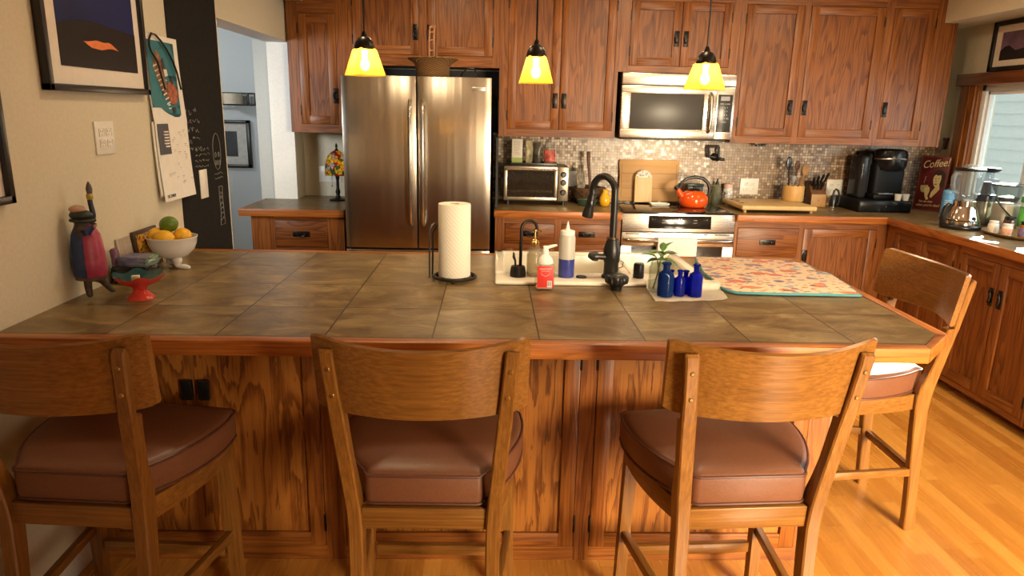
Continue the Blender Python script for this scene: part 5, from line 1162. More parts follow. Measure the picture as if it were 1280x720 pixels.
wk = weave('wicker', (.24, .125, .045))
mb = MB(); mb.lathe([(0, .001), (.098, .002), (.104, .010), (.106, .06), (.115, .085), (.150, .108), (.158, .115), (.150, .118), (.112, .094), (.10, .07), (.098, .012), (0, .008)], n=44, wob=lambda a, k: 1+.03*math.sin(5*a)*(k in (4, 5, 6, 7, 8)), cap=False); mb.build('bowl', wk, t, 60, local=True)
mb = MB()
for s in (-1, 1): mb.tube([(s*.014+.002, -.108*math.cos(a), .10+.205*math.sin(a)) for a in [i*PI/16 for i in range(17)]], .007, 8)
for k in range(9): a = .25+k*(PI-.5)/8; mb.tube([(-.016, -.108*math.cos(a), .10+.205*math.sin(a)), (.020, -.108*math.cos(a), .10+.205*math.sin(a)+.003)], .006, 7)
mb.build('handle', plain('willow', (.20, .085, .035), .6, 0, .4, .2), t, 60, local=True)
t = thing('cable_loop', 'black cable loop lying on top of the refrigerator right of the basket', 'cable', (-.15, 4.62, 1.746))
mb = MB(); mb.tube([(-.06, .03, .006), (-.055, .0, .03), (-.02, -.02, .062), (.02, -.02, .062), (.05, 0, .03), (.055, .03, .006), (.02, .10, .006), (-.03, .10, .006)], .0045, 8, closed=True); mb.build('cable', PLASTIC_B(), t, local=True)

# ================================================================== BACK WORKTOP, LEFT OF THE RANGE
t = thing('tray', 'flat black tray lying on top of the silver toaster oven', 'tray', (.29, 5.08, 1.1885))
mb = MB(); mb.box(-.175, .165, -.11, .11, 0, .006, .002); 
for q in ((-.175, .165, -.11, -.102), (-.175, .165, .102, .11), (-.175, -.167, -.11, .11), (.157, .165, -.11, .11)): mb.box(*q, .004, .018, .002)
mb.build('tray_body', PLASTIC_B(), t, local=True)
t = thing('carton', 'slim white and green food carton standing on the toaster oven', 'carton', (.171, 5.09, 1.1955))
cart = box(-.038, .038, -.025, .025, .0, .170, .002).build('box', plain('carton_white', (.60, .55, .46), .55, 0, .3, .03), t, local=True)
box(-.0384, .0384, -.0256, .0256, .001, .040).build('green_band', plain('carton_green', (.22, .28, .05), .5), cart, local=True)
mb = MB(); rr = random.Random(5)
for k in range(9): mb.box(-.026, -.026+.03+.02*rr.random(), -.0262, -.0255, .152-k*.011, .1545-k*.011)
mb.build('printing', plain('carton_print', (.22, .20, .17), .6), cart, local=True)
def pouch(lab, loc, w_, h, m, rz):
    t = thing('snack_pouch', lab, 'pouch', loc, 'pouches on the toaster oven'); mb = MB(); rg = []
    for i in range(7):
        f = i/6; d = .020*math.sin(PI*min(1, f*.95+.06))+.001; rg.append([(w_*.5*math.cos(2*PI*k/14)*(1+.06*f), d*math.sin(2*PI*k/14), h*f) for k in range(14)])
    mb.loft(rg); mb.box(-w_*.53, w_*.53, -.0012, .0012, h*.97, h*1.06); mb.build('bag', m, t, 60, local=True); t.rotation_euler = (0, 0, rz)
pouch('pale printed snack pouch standing on the toaster oven beside the carton', (.258, 5.10, 1.196), .060, .150, plain('pouch_pale', (.34, .29, .16), .35, 0, .5, .35, .3, 25), .6)
pouch('dark crinkled snack pouch standing on the toaster oven beside the spice jar', (.318, 5.12, 1.196), .055, .140, plain('pouch_dark', (.10, .09, .075), .3, 0, .5, .5, .4, 25), -.5)
t = thing('spice_jar', 'clear jar of spice with red label standing on the toaster oven', 'jar', (.402, 5.06, 1.1955))
mb = MB(); mb.lathe([(0, 0), (.038, 0), (.041, .006), (.041, .095), (.034, .112), (.033, .118)], n=26, cap=False); jb = mb.build('jar_body', glass('spice_glass', (.9, .86, .8), .04, thin=True, opac=.12), t, local=True)
MB().lathe([(0, .003), (.038, .003), (.038, .060), (0, .060)], n=22).build('contents', plain('red_spice', (.22, .055, .025), .8, 0, .2, .4, .5, 200), jb, local=True)
MB().lathe([(.0415, .022), (.0418, .024), (.0418, .094), (.0415, .096)], n=26, cap=False).build('label', plain('jar_label', (.48, .10, .075), .5, 0, .3, .5, 0, 22), jb, local=True)
MB().lathe([(0, .117), (.036, .117), (.0365, .121), (.0365, .150), (.034, .153), (0, .153)], n=26).build('lid', glass('clear_lid', (.85, .83, .80), .1, thin=True, opac=.3), t, local=True)
t = thing('twig_basket', 'dark round twig basket in the corner between toaster oven and cutting board', 'basket', (.705, 5.14, CT))
mb = MB(); rr = random.Random(4)
for k in range(46):
    z = .010+.105*k/46+rr.uniform(-.004, .004); r_ = .078+.045*math.sin(PI*min(1, (z/.115)*.72)); ph = rr.uniform(0, 6); dz = rr.uniform(-.012, .012)
    mb.tube([(r_*(1+.02*math.sin(3*a+ph))*math.cos(a)*.98, r_*math.sin(a)*.88, max(.006, z+dz*math.sin(a+ph))) for a in [i*PI/10 for i in range(20)]], .0045, 5, closed=True)
mb.lathe([(0, .003), (.085, .004), (.10, .02), (.112, .08), (.108, .08), (.09, .012), (0, .008)], n=26, cap=False); mb.build('woven_twigs', plain('twig', (.085, .045, .022), .75, 0, .3, .4), t, 60, local=True)
t = thing('wooden_spatula', 'long dark wooden spatula handle standing up out of the twig basket', 'utensil', (.69, 5.13, CT+.03))
mb = MB(); mb.tube([(.03, .0, 0), (.016, .0, .15), (.002, .0, .26), (-.002, 0, .335), (-.002, 0, .342)], [.010, .010, .012, .014, .008], 10, flat=.6); mb.build('handle', plain('dark_wood', (.10, .042, .018), .5, 0, .4, .2), t, local=True)
t = thing('feather_duster', 'grey feather duster leaning out of the twig basket', 'duster', (.645, 5.13, CT+.05))
mb = MB(); rr = random.Random(8)
for k in range(38):
    a = rr.uniform(0, 2*PI); r0 = rr.uniform(0, .028); L = rr.uniform(.09, .165); tz = rr.uniform(.0, .05)
    x, y = r0*math.cos(a), r0*math.sin(a); mb.tube([(x*.3, y*.3, .02), (x, y, .04+tz), (x*1.15-.012, y*1.15, .04+tz+L*.55), (x*.6-.014, y*.6, .05+tz+L)], [.004, .0085, .008, .001], 5, flat=.35)
mb.build('feathers', plain('feather_grey', (.17, .145, .11), .8, 0, .2, .5), t, 60, local=True)
MB().tube([(0, 0, 0), (0, 0, .03)], .006, 8).build('handle', MATS['dark_wood'], t, local=True)
t = thing('green_dish', 'dark green oval ceramic dish on the tiles before the twig basket', 'dish', (.672, 4.97, CT))
mb = MB(); mb.lathe([(0, .0005), (.055, .001), (.062, .008), (.074, .040), (.076, .046), (.072, .046), (.058, .012), (0, .008)], n=36, cap=False); mb.xf(Matrix.Diagonal((1, .75, 1, 1))); mb.build('dish', plain('green_glaze', (.030, .052, .035), .25, 0, .5, .1), t, local=True)
t = thing('yellow_pitcher', 'small bright yellow pear-shaped pitcher partly behind the tall black tap', 'pitcher', (.800, 4.98, CT))
mb = MB(); mb.lathe([(0, .0005), (.026, .001), (.036, .012), (.040, .035), (.034, .065), (.022, .088), (.017, .102), (.019, .116), (.016, .116), (.013, .10), (.018, .088), (.030, .06), (.03, .015), (0, .01)], n=28, cap=False); yb = mb.build('body', plain('yellow_glaze', (.70, .36, .015), .2, 0, .5, .03), t, local=True)
mb = MB(); mb.tube([(.018, 0, .108), (.034, 0, .105), (.044, 0, .085), (.042, 0, .06), (.034, 0, .048)], .0045, 8); mb.build('handle', MATS['yellow_glaze'], t, local=True)
outlet_plate('dim grey outlet plate on the mosaic backsplash next to the toaster oven', FY, .075, .115, 1, (.605, YB-.0125, 1.075), 'backsplash outlets')

# ================================================================== ON AND BEHIND THE RANGE
bam = bamboo('bamboo_board', 'X', (.42, .235, .085))
t = thing('cutting_board', 'large bamboo cutting board leaning on the mosaic wall behind the range', 'cutting board', (1.162, 5.225, .9195))
RT = Matrix.Translation((0, 0, .004)) @ Matrix.Rotation(math.radians(-7), 4, 'X')
def outline(w_, h, pinch, r=.02):
    P = []
    for cx, cz, a0 in ((w_/2-r, r, -90), (w_/2-r, h-r, 0), (-w_/2+r, h-r, 90), (-w_/2+r, r, 180)):
        for k in range(5): a = math.radians(a0+90*k/4); P.append((cx+r*math.cos(a), cz+r*math.sin(a)))
        if pinch: 
            if a0 == -90: P += [(w_/2-pinch, h*.35), (w_/2-pinch, h*.65)]
            if a0 == 90: P += [(-w_/2+pinch, h*.65), (-w_/2+pinch, h*.35)]
    return P
mb = MB(); mb.prism(outline(.455, .305, .008), 'Y', -.009, .009, .003); mb.xf(RT); bd = mb.build('board', bam, t, local=True)
mb = MB()
for x in (-.205, .205): mb.box(x-.002, x+.002, -.0098, -.0085, .03, .275)
for z in (.095, .205): mb.box(-.205, .205, -.0096, -.0088, z-.002, z+.002)
mb.xf(RT); mb.build('inlay', plain('bamboo_line', (.24, .12, .04), .6), bd, local=True)
t = thing('paddle_board', 'small pale wooden board with rounded mosaic top leaning on the bamboo board', 'cutting board', (1.112, 5.165, .9195))
P = [(-.064, 0), (.064, 0)]+[(.064*math.cos(a), .172+.064*math.sin(a)) for a in [i*PI/16 for i in range(17)]]
mb = MB(); mb.prism(P, 'Y', -.007, .007, .002); mb.xf(Matrix.Translation((0, 0, .003)) @ Matrix.Rotation(math.radians(-8), 4, 'X')); pd = mb.build('board', bamboo('maple_board', 'Z', (.60, .42, .22)), t, local=True)
m, n, l, b = nt('mosaic_inlay'); pr(b, (.5, .5, .4), .2); tc = n.new('ShaderNodeTexCoord'); vo = n.new('ShaderNodeTexVoronoi'); vo.inputs['Scale'].default_value = 95; l.new(tc.outputs['Object'], vo.inputs['Vector']); sp = n.new('ShaderNodeSeparateColor'); l.new(vo.outputs['Color'], sp.inputs[0])
l.new(ramp(n, l, sp.outputs[0], ((0, (.55, .50, .40)), (.4, (.06, .05, .04)), (.6, (.40, .36, .28)), (.8, (.16, .15, .13))), 'CONSTANT'), b.inputs['Base Color'])
P = [(.057*math.cos(a), .176+.057*math.sin(a)) for a in [.10+i*(PI-.20)/16 for i in range(17)]]
mb = MB(); mb.prism(P, 'Y', -.0085, -.006, 0); mb.xf(Matrix.Translation((0, 0, .003)) @ Matrix.Rotation(math.radians(-8), 4, 'X')); mb.build('mosaic_inlay', m, pd, local=True)
t = thing('spoon_rest', 'shallow white rectangular dish lying on the black glass cooktop', 'dish', (1.205, 5.035, .9185))
mb = MB(); mb.box(-.055, .055, -.032, .032, 0, .005, .002); 
for s in (-1, 1): mb.prism([(s*.048, .002), (s*.066, .013), (s*.066, .016), (s*.050, .006)], 'Y', -.042, .042); mb.prism([(s*.026, .002), (s*.042, .013), (s*.042, .016), (s*.028, .006)], 'X', -.066, .066)
mb.build('dish', plain('white_glaze', (.70, .66, .56), .2, 0, .5, .02), t, local=True)
t = thing('kettle', 'shiny orange-red whistling kettle with black handle on the glass cooktop', 'kettle', (1.437, 4.99, .9185))
orange = plain('orange_enamel', (.78, .085, .008), .13, 0, .6, .03)
mb = MB(); mb.lathe([(0, .0005), (.080, .001), (.088, .006), (.100, .025), (.104, .045), (.100, .068), (.086, .092), (.062, .110), (.044, .116), (.0, .117)], n=44); kb = mb.build('body', orange, t, 50, local=True)
mb = MB(); mb.tube([(-.080, -.01, .070), (-.105, -.014, .098), (-.122, -.017, .124), (-.130, -.018, .134)], [.026, .021, .017, .016], 16); sp_ = mb.build('spout', orange, t, local=True)
mb = MB(); mb.tube([(-.124, -.017, .128), (-.136, -.019, .142), (-.140, -.019, .147)], [.0185, .0185, .012], 14); mb.tube([(-.13, -.018, .15), (-.115, -.016, .165), (-.10, -.014, .168)], .005, 8); mb.build('whistle_cap', PLASTIC_B(), sp_, local=True)
mb = MB(); mb.lathe([(0, .116), (.045, .116), (.046, .120), (.036, .128), (.014, .132), (.010, .138), (.016, .146), (.014, .153), (0, .155)], n=26); mb.build('lid', PLASTIC_B(), t, local=True)
mb = MB(); A = [(-.098, .0, .115), (-.106, 0, .140), (-.092, 0, .172), (-.055, 0, .200), (0, 0, .212), (.055, 0, .203), (.095, 0, .172), (.112, 0, .130), (.108, 0, .090), (.092, 0, .072)]
mb.tube(A, [.007, .009, .011, .012, .012, .012, .012, .013, .012, .008], 12); mb.build('handle', PLASTIC_B(), t, local=True)
t = thing('tea_tin', 'dark teal rectangular tin standing behind the orange kettle', 'tin', (1.50, 5.20, .9185))
box(-.060, .060, -.030, .030, .0005, .130, .005).build('box', plain('teal_tin', (.030, .052, .046), .35, .2, .5, .1), t, local=True); box(-.062, .062, -.032, .032, .126, .146, .005).build('lid', plain('teal_lid', (.022, .040, .036), .3, .3), t, local=True)
def small_bottle(kind, lab, cat, loc, prof, m, capprof, cm, grp=None, label=None, n_=22):
    t = thing(kind, lab, cat, loc, grp); b_ = MB().lathe(prof, n=n_, cap=True).build('body', m, t, 50, local=True)
    if label:
        r_, z0_, z1_, lm = label; MB().lathe([(r_, z0_), (r_+.0006, z0_+.001), (r_+.0006, z1_-.001), (r_, z1_)], n=n_, cap=False).build('label', lm, b_, local=True)
    MB().lathe(capprof, n=n_).build('cap', cm, t, 50, local=True); return t
small_bottle('oil_bottle', 'greenish oil bottle with black pourer behind the cooktop corner, next to the kettle', 'bottle', (1.672, 5.215, CT), [(0, .0005), (.034, .001), (.036, .006), (.036, .085), (.036, .0851), (.030, .125), (.016, .145), (.0, .146)], glass('green_oil', (.62, .66, .50), .08, thin=True, opac=.35), [(0, .145), (.014, .145), (.014, .160), (.006, .166), (.005, .190), (0, .191)], PLASTIC_B())
small_bottle('spice_shaker', 'little white-and-black patterned shaker with pale pink lid behind the big butcher board', 'shaker', (1.760, 5.225, CT), [(0, .0005), (.034, .001), (.036, .005), (.036, .110), (.030, .122), (0, .122)], plain('shaker_white', (.52, .47, .42), .4, 0, .4, .75, 0, 55), [(0, .121), (.032, .121), (.033, .125), (.032, .150), (0, .152)], plain('pink_lid', (.66, .42, .36), .4))
small_bottle('spice_shaker', 'tiny glass shaker with dark lid squeezed between oil bottle and patterned shaker', 'shaker', (1.715, 5.205, CT), [(0, .0005), (.020, .001), (.021, .004), (.021, .070), (0, .074)], glass('shaker_glass', (.6, .55, .45), .08, thin=True, opac=.3), [(0, .073), (.019, .073), (.019, .090), (0, .092)], plain('dark_lid', (.07, .05, .04), .4, .5))
# pot filler tap folded against the backsplash
t = thing('pot_filler', 'black folded pot-filler tap fixed to the mosaic backsplash below the microwave', 'tap', (1.625, YB-.013, 1.25))
mb = MB(); y = YB-.0135
mb.lathe([(.028, -.001), (.028, -.010), (.018, -.016), (.012, -.020)], (1.648, y, 1.258), 20, 'Y'); mb.tube([(1.648, y-.012, 1.258), (1.648, y-.045, 1.258)], .011, 12); wp = mb.build('wall_plate', BLACK(), t)
mb = MB(); q = y-.045; mb.tube([(1.690, q, 1.244), (1.648, q, 1.256), (1.612, q, 1.262), (1.596, q, 1.262)], .011, 10); mb.tube([(1.597, q, 1.255), (1.588, q, 1.335)], .010, 10); mb.tube([(1.585, q, 1.335), (1.662, q, 1.337)], .010, 10); mb.tube([(1.662, q, 1.337), (1.668, q, 1.262)], .010, 10); mb.build('folded_arm', BLACK(), t)
mb = MB(); mb.tube([(1.688, q, 1.240), (1.715, q-.004, 1.243)], .010, 10); mb.tube([(1.655, q-.01, 1.246), (1.655, q-.018, 1.238)], .015, 12); mb.build('lever', BLACK(), t)
outlet_plate('white double outlet plate on the mosaic backsplash behind the butcher board', FY, .140, .120, 2, (1.935, YB-.0125, 1.044), 'backsplash outlets')
outlet_plate('white double outlet plate on the mosaic backsplash behind the knife block', FY, .118, .120, 2, (2.585, YB-.0125, 1.047), 'backsplash outlets')
t = thing('cabinet_power_strip', 'small black plug strip under the wall cabinet above the butcher board', 'plug strip', (1.955, 5.20, 1.350))
mb = MB(); mb.box(-.045, .045, -.02, .05, .006, .0245, .004); mb.build('case', PLASTIC_B(), t, local=True); mb = MB(); mb.box(-.030, -.006, -.022, .02, -.006, .008, .003); mb.box(.012, .036, -.022, .02, -.004, .008, .003); mb.build('plug', PLASTIC_B(), t, local=True)
# ================================================================== BACK WORKTOP, RIGHT OF THE RANGE
t = thing('butcher_board', 'thick pale butcher-block board on short feet beside the range, steel cups along one edge', 'cutting board', (1.96, 4.96, CT))
mb = MB(); mb.box(1.705, 2.225, 4.735, 5.175, CT+.020, CT+.0505, .008, 3); bb = mb.build('board', bamboo('butcher_block', 'Y', (.50, .33, .14)), t)
for x in (1.735, 2.195):
    for y in (4.765, 5.145): MB().lathe([(.011, CT+.0008), (.012, CT+.021)], (x, y, 0), 12).build('foot', bamboo('foot_wood', 'Z', (.45, .29, .12)), t)
for y in (5.085, 4.990, 4.880): MB().lathe([(.016, CT+.0505), (.022, CT+.0505), (.024, CT+.0525), (.022, CT+.0540), (.017, CT+.0535), (.012, CT+.0512), (0, CT+.0508)], (1.752, y, 0), 20).build('cup', CHROME(), bb)
t = thing('utensil_crock', 'round bamboo crock full of utensils on the back of the butcher board', 'crock', (2.195, 5.085, CT+.0508))
mb = MB(); mb.lathe([(0, .0005), (.073, .001), (.075, .004), (.075, .108), (.073, .111), (.067, .111), (.065, .108), (.065, .008), (0, .006)], n=36, cap=False); mb.build('crock', bamboo('crock_bamboo', 'Z', (.46, .27, .09)), t, 50, local=True)
CX, CY, CZ = 2.195, 5.085, CT+.060
def utensil(kind, lab, base, tip, r_, m, head=None):
    t = thing(kind, lab, 'utensil', (CX+base[0], CY+base[1], CZ), 'utensils in the bamboo crock')
    d = Vector(tip)-Vector((base[0], base[1], 0)); mb = MB(); mb.tube([(0, 0, 0), tuple(d*.5), tuple(d)], [r_, r_*.9, r_*1.1], 8); mb.build('handle', m, t, local=True)
    if head:
        k, a, bb_, hm = head; mb = MB()
        if k == 'paddle': mb.ball(tuple(d*1.0+d.normalized()*bb_*.8), 1, a, .006, bb_, 18, 12)
        elif k == 'grip': mb.tube([tuple(d*.72), tuple(d*.85), tuple(d), tuple(d*1.02)], [r_*1.2, a, a, a*.4], 12)
        mb.build('head', hm, t, local=True)
wd_ = plain('spoon_wood', (.26, .135, .050), .55, 0, .3, .12); dwd = plain('walnut', (.10, .04, .018), .5, 0, .3, .15)
utensil('spatula', 'black nylon spatula, tallest of the utensils in the crock', (-.020, .02), (-.040, .03, .225), .006, PLASTIC_B(), ('paddle', .022, .045, PLASTIC_B()))
utensil('serving_spoon', 'grey-handled serving spoon in the crock, pointing up past the black spatula', (-.010, -.015), (-.018, -.020, .170), .006, plain('grey_rubber', (.22, .23, .24), .45), ('grip', .017, 0, plain('grey_grip', (.26, .27, .29), .4)))
utensil('wooden_spoon', 'pale wooden spoon with a wide paddle, at the knife-block side of the crock', (.020, -.010), (.055, -.020, .185), .0055, wd_, ('paddle', .026, .040, wd_))
utensil('wooden_spoon', 'dark walnut spoon standing straight in the middle of the crock', (.008, .02), (.018, .025, .215), .006, dwd, ('paddle', .020, .036, dwd))
utensil('wooden_spatula', 'flat brown wooden spatula at the back of the crock leaning toward the knife block', (.02, .015), (.062, .025, .165), .0055, wd_, ('paddle', .020, .045, plain('brown_spoon', (.17, .075, .028), .5)))
utensil('whisk_handle', 'thin steel whisk handle leaning out of the range side of the crock', (-.03, -.005), (-.075, -.010, .150), .0035, CHROME(), None)
t = thing('scissors', 'kitchen scissors with orange looped handles standing in the crock', 'scissors', (CX+.008, CY-.045, CZ))
mb = MB(); mb.tube([(0, 0, 0), (0, 0, .055)], .006, 8, flat=.4); mb.build('blades', CHROME(), t, local=True)
for s, mm in ((-1, 'scissor_grey'), (1, 'scissor_orange')):
    mb = MB(); mb.tube([(s*.018+.014*math.cos(a), 0, .078+.024*math.sin(a)) for a in [i*PI/9 for i in range(18)]], .0048, 8, closed=True); mb.build('handle', plain(mm, (.34, .33, .32) if s < 0 else (.55, .20, .04), .4), t, local=True)
t = thing('knife_block', 'slanted wooden knife block with a pale front beside the crock', 'knife block', (2.415, 5.195, CT))
def slb(y0, y1): return [(-.060, .0008), (.055, .0008), (.055, .105), (.020, .155), (-.060, .098)]
mb = MB(); mb.prism([(-.052, .0008), (.060, .0008), (.060, .165), (.030, .185), (-.052, .095)], 'X', -.056, .056, .003); mb.build('block', plain('block_brown', (.13, .055, .022), .5, 0, .4, .15), t, local=True)
mb = MB(); mb.box(-.056, .056, -.057, -.0525, .001, .094, .002); fp = mb.build('front_plate', bamboo('block_front', 'X', (.40, .22, .08)), t, local=True)
text('lettering', 'JA', .016, plain('burnt_mark', (.16, .08, .03), .7), fp, FY((2.415, 5.195-.0574, CT+.048)), .0003)
nd = Vector((0, -.52, .85)).normalized(); kn = 0
for (x, v, L, lab) in ((-.036, .02, .085, 'black-handled knife at the crock end of the upper row in the block'), (-.012, .02, .10, 'black-handled knife second in the upper row of the block'), (.012, .02, .115, 'black-handled knife third in the upper row of the block'), (.036, .02, .125, 'black-handled knife tallest of all, at the outlet end of the upper row'),
                       (-.034, -.012, .075, 'short black-handled knife at the crock end of the lower row in the block'), (-.010, -.012, .075, 'short black-handled knife in the middle of the lower row of the block'), (.014, -.012, .08, 'short black-handled knife at the outlet end of the lower row of the block')):
    c = Vector((2.415+x, 5.195+(.0 if v > 0 else -.028), CT+(.142 if v > 0 else .118)))
    t = thing('kitchen_knife', lab, 'knife', tuple(c), 'knives in the wooden block'); e = Vector((x*.5, 0, 0))
    mb = MB(); mb.tube([tuple(nd*.014), tuple(nd*L*.5+e*.3), tuple(nd*L*.9+e*.55), tuple(nd*L+e*.6)], [.0085, .0075, .0105, .006], 10); hk = mb.build('handle', PLASTIC_B(), t, local=True)
    mb = MB(); mb.lathe([(.0, .004), (.006, .004), (.0088, .008), (.0088, .016), (0, .016)], n=10); mb.xf(Vector((0, 0, 1)).rotation_difference(nd).to_matrix().to_4x4()); mb.build('bolster', MATS['satin_steel'], hk, local=True)
t = thing('milk_frother', 'small black gadget with a curved handle and steel foot beside the knife block', 'frother', (2.505, 5.10, CT))
mb = MB(); mb.lathe([(0, .0005), (.026, .001), (.028, .006), (.028, .012)], n=22); mb.build('foot', CHROME(), t, local=True)
mb = MB(); mb.lathe([(.026, .0125), (.027, .05), (.021, .075), (.016, .095), (0, .10)], n=22); mb.tube([(-.005, 0, .095), (.0, 0, .125), (.012, 0, .138), (.030, 0, .128), (.042, 0, .09), (.044, 0, .05), (.036, 0, .02)], [.008, .008, .008, .008, .007, .006, .004], 10); mb.build('body', PLASTIC_B(), t, 50, local=True)
# ---- coffee sign leaning in the corner
A = Vector((3.118, 5.128, CT+.0012)); dU = Vector((.5145, -.8575, 0)); up2 = (Vector((0, 0, 1))+.1*Vector((.8575, .5145, 0))).normalized(); nrm = dU.cross(up2)
t = thing('coffee_sign', 'dark red tin sign reading Coffee! with a drawing of a woman drinking, in the corner', 'sign', tuple(A+dU*.1))
SM = M4(dU, up2, nrm, A); W_, H_ = .205, .392
mb = MB(); mb.box(0, W_, 0, H_, -.004, 0, .001); mb.xf(SM); pl_ = mb.build('panel', plain('sign_red', (.105, .012, .012), .45, 0, .4, .1, 0, 14), t)
cr_m = plain('sign_cream', (.62, .50, .24), .5, 0, .3, .05); dkm = plain('sign_dark', (.035, .010, .009), .5)
def flat(pts, d=.0006, h=.0006): mb = MB(); mb.prism(pts, 'Z', d, d+h); mb.xf(SM); return mb
mb = MB()
for q in ((.004, .007, .004, H_-.004), (W_-.007, W_-.004, .004, H_-.004)): mb.box(q[0], q[1], q[2], q[3], .0002, .0008)
mb.box(.004, W_-.004, .004, .007, .0002, .0008); mb.box(.004, W_-.004, H_-.007, H_-.004, .0002, .0008); mb.xf(SM); mb.build('border', plain('sign_line', (.20, .06, .04), .5), pl_)
text('lettering', 'Coffee!', .076, cr_m, pl_, SM @ Matrix.Translation((.104, .338, .0005)) @ Matrix.Rotation(.16, 4, 'Z'), .0005, .35, sx=.82)
text('lettering', "when you're dead", .026, cr_m, pl_, SM @ Matrix.Translation((.104, .040, .0005)) @ Matrix.Rotation(.05, 4, 'Z'), .0005, .3, sx=.88)
text('lettering', 'You can sleep', .022, cr_m, pl_, SM @ Matrix.Translation((.085, .066, .0005)) @ Matrix.Rotation(.05, 4, 'Z'), .0005, .3, sx=.8)
def el(cx, cy, a, b, n=22, r=0): return [(cx+a*math.cos(2*PI*i/n)*math.cos(r)-b*math.sin(2*PI*i/n)*math.sin(r), cy+a*math.cos(2*PI*i/n)*math.sin(r)+b*math.sin(2*PI*i/n)*math.cos(r)) for i in range(n)]
flat([(.105, .270), (.115, .288), (.140, .297), (.168, .292), (.186, .272), (.190, .245), (.184, .215), (.192, .195), (.178, .175), (.160, .170), (.150, .20), (.120, .235), (.104, .25)], .0005).build('hair', dkm, pl_)
flat([(.112, .250), (.122, .262), (.140, .255), (.158, .262), (.164, .240), (.160, .205), (.148, .180), (.134, .172), (.122, .182), (.113, .205), (.109, .228)], .0012).build('face', cr_m, pl_)
flat([(.138, .180), (.158, .198), (.166, .160), (.150, .135), (.132, .112), (.120, .095), (.108, .100), (.112, .135), (.126, .158)], .0012).build('neck', cr_m, pl_)
mb = MB()
for pts in (el(.126, .234, .0045, .003), el(.147, .236, .0045, .003), [(.118, .244), (.126, .249), (.133, .245), (.126, .2465)], [(.140, .246), (.149, .251), (.157, .246), (.149, .2485)], el(.133, .195, .010, .004, 16, .15), [(.131, .225), (.128, .212), (.134, .210)]): mb.prism(pts, 'Z', .0019, .0023)
mb.xf(SM); mb.build('features', dkm, pl_)
flat([(.030, .178), (.082, .185), (.084, .168), (.076, .138), (.060, .128), (.042, .132), (.032, .150)], .0012).build('cup', plain('sign_olive', (.36, .30, .12), .5), pl_)
flat([(.064, .165), (.082, .176), (.098, .165), (.100, .140), (.092, .105), (.104, .085), (.088, .075), (.074, .100), (.066, .130), (.060, .150)], .0019).build('hand', cr_m, pl_)
mb = MB(); mb.tube([(.052, .195, .001), (.046, .208, .001), (.056, .220, .001), (.050, .234, .001), (.058, .246, .001)], .0014, 5); mb.xf(SM); mb.build('steam', plain('sign_steam', (.42, .30, .20), .5), pl_)
t = thing('wall_hook', 'dark red cast-iron hook on the cream wall above the coffee sign', 'hook', (XR, 5.19, 1.33))
ir = plain('cast_iron', (.070, .014, .016), .5, .4, .5, .2); mb = MB(); P = [(5.172, 1.432), (5.155, 1.437), (5.150, 1.420), (5.160, 1.405), (5.163, 1.375), (5.168, 1.352), (5.200, 1.352), (5.206, 1.375), (5.204, 1.405), (5.214, 1.420), (5.208, 1.437), (5.190, 1.431)]
mb.prism(P, 'X', XR-.010, XR-.0005, .002); mb.build('back_plate', ir, t)
mb = MB(); mb.tube([(XR-.008, 5.186, 1.372), (XR-.025, 5.187, 1.345), (XR-.040, 5.190, 1.333), (XR-.056, 5.194, 1.345), (XR-.060, 5.196, 1.362)], [.007, .0065, .006, .0055, .005], 8); mb.ball((XR-.060, 5.196, 1.366), .008, u=10, v=8); mb.build('hook', ir, t)
# ---- items on the window worktop
t = thing('wipes_canister', 'blue plastic canister with pale base standing beside the coffee sign', 'canister', (3.072, 4.655, CT))
cn = MB().lathe([(0, .0005), (.037, .001), (.0385, .004), (.0385, .165), (.037, .168), (0, .168)], n=28).build('body', plain('canister_blue', (.10, .30, .56), .4, 0, .5, .06), t, local=True)
MB().lathe([(.0388, .006), (.0391, .007), (.0391, .020), (.0388, .021)], n=28, cap=False).build('base_band', plain('canister_pale', (.66, .68, .66), .4), cn, local=True)
mb = MB()
for k in range(7): mb.box(-.020, .020-.004*(k % 3), -.0402, -.0380, .120-k*.013, .1245-k*.013)
mb.xf(Matrix.Rotation(-.6, 4, 'Z')); mb.build('printing', plain('canister_print', (.45, .58, .68), .5), cn, local=True)
MB().lathe([(.0, .169), (.038, .169), (.0385, .173), (.037, .186), (.030, .190), (0, .190)], n=28).build('lid', plain('canister_lid', (.14, .38, .62), .35), t, local=True)
small_bottle('dark_bottle', 'dark brown bottle standing behind the blue canister', 'bottle', (3.165, 4.80, CT), [(0, .0005), (.034, .001), (.036, .005), (.036, .150), (.020, .185), (.014, .195), (0, .196)], plain('dark_brown_glass', (.030, .014, .012), .15), [(0, .195), (.016, .195), (.016, .215), (0, .216)], PLASTIC_B())
t = thing('blender', 'countertop blender with glass jar and shiny bronze-chrome base on the window worktop', 'blender', (2.885, 4.215, CT))
bc = plain('warm_chrome', (.66, .61, .54), .10, 1, .5, .02)
mb = MB(); mb.lathe([(0, .0005), (.108, .001), (.112, .008), (.110, .024), (.102, .030), (0, .030)], n=40); mb.build('base', PLASTIC_B(), t, 50, local=True)
mb = MB(); mb.lathe([(.101, .0305), (.099, .045), (.088, .085), (.072, .120), (.064, .135), (.060, .138), (.060, .170), (.050, .172), (0, .172)], n=40); bd = mb.build('motor_housing', bc, t, 50, local=True)
mb = MB(); mb.tube([(-.078, .02, .012), (-.085, .03, .06), (-.075, .035, .12), (-.062, .035, .145)], [.038, .034, .026, .014], 16); mb.build('back_cover', PLASTIC_B(), t, 50, local=True)
MB().lathe([(.099, .050), (.1002, .052), (.0985, .057), (.0965, .058)], n=40, cap=False).build('band', PLASTIC_B(), bd, local=True)
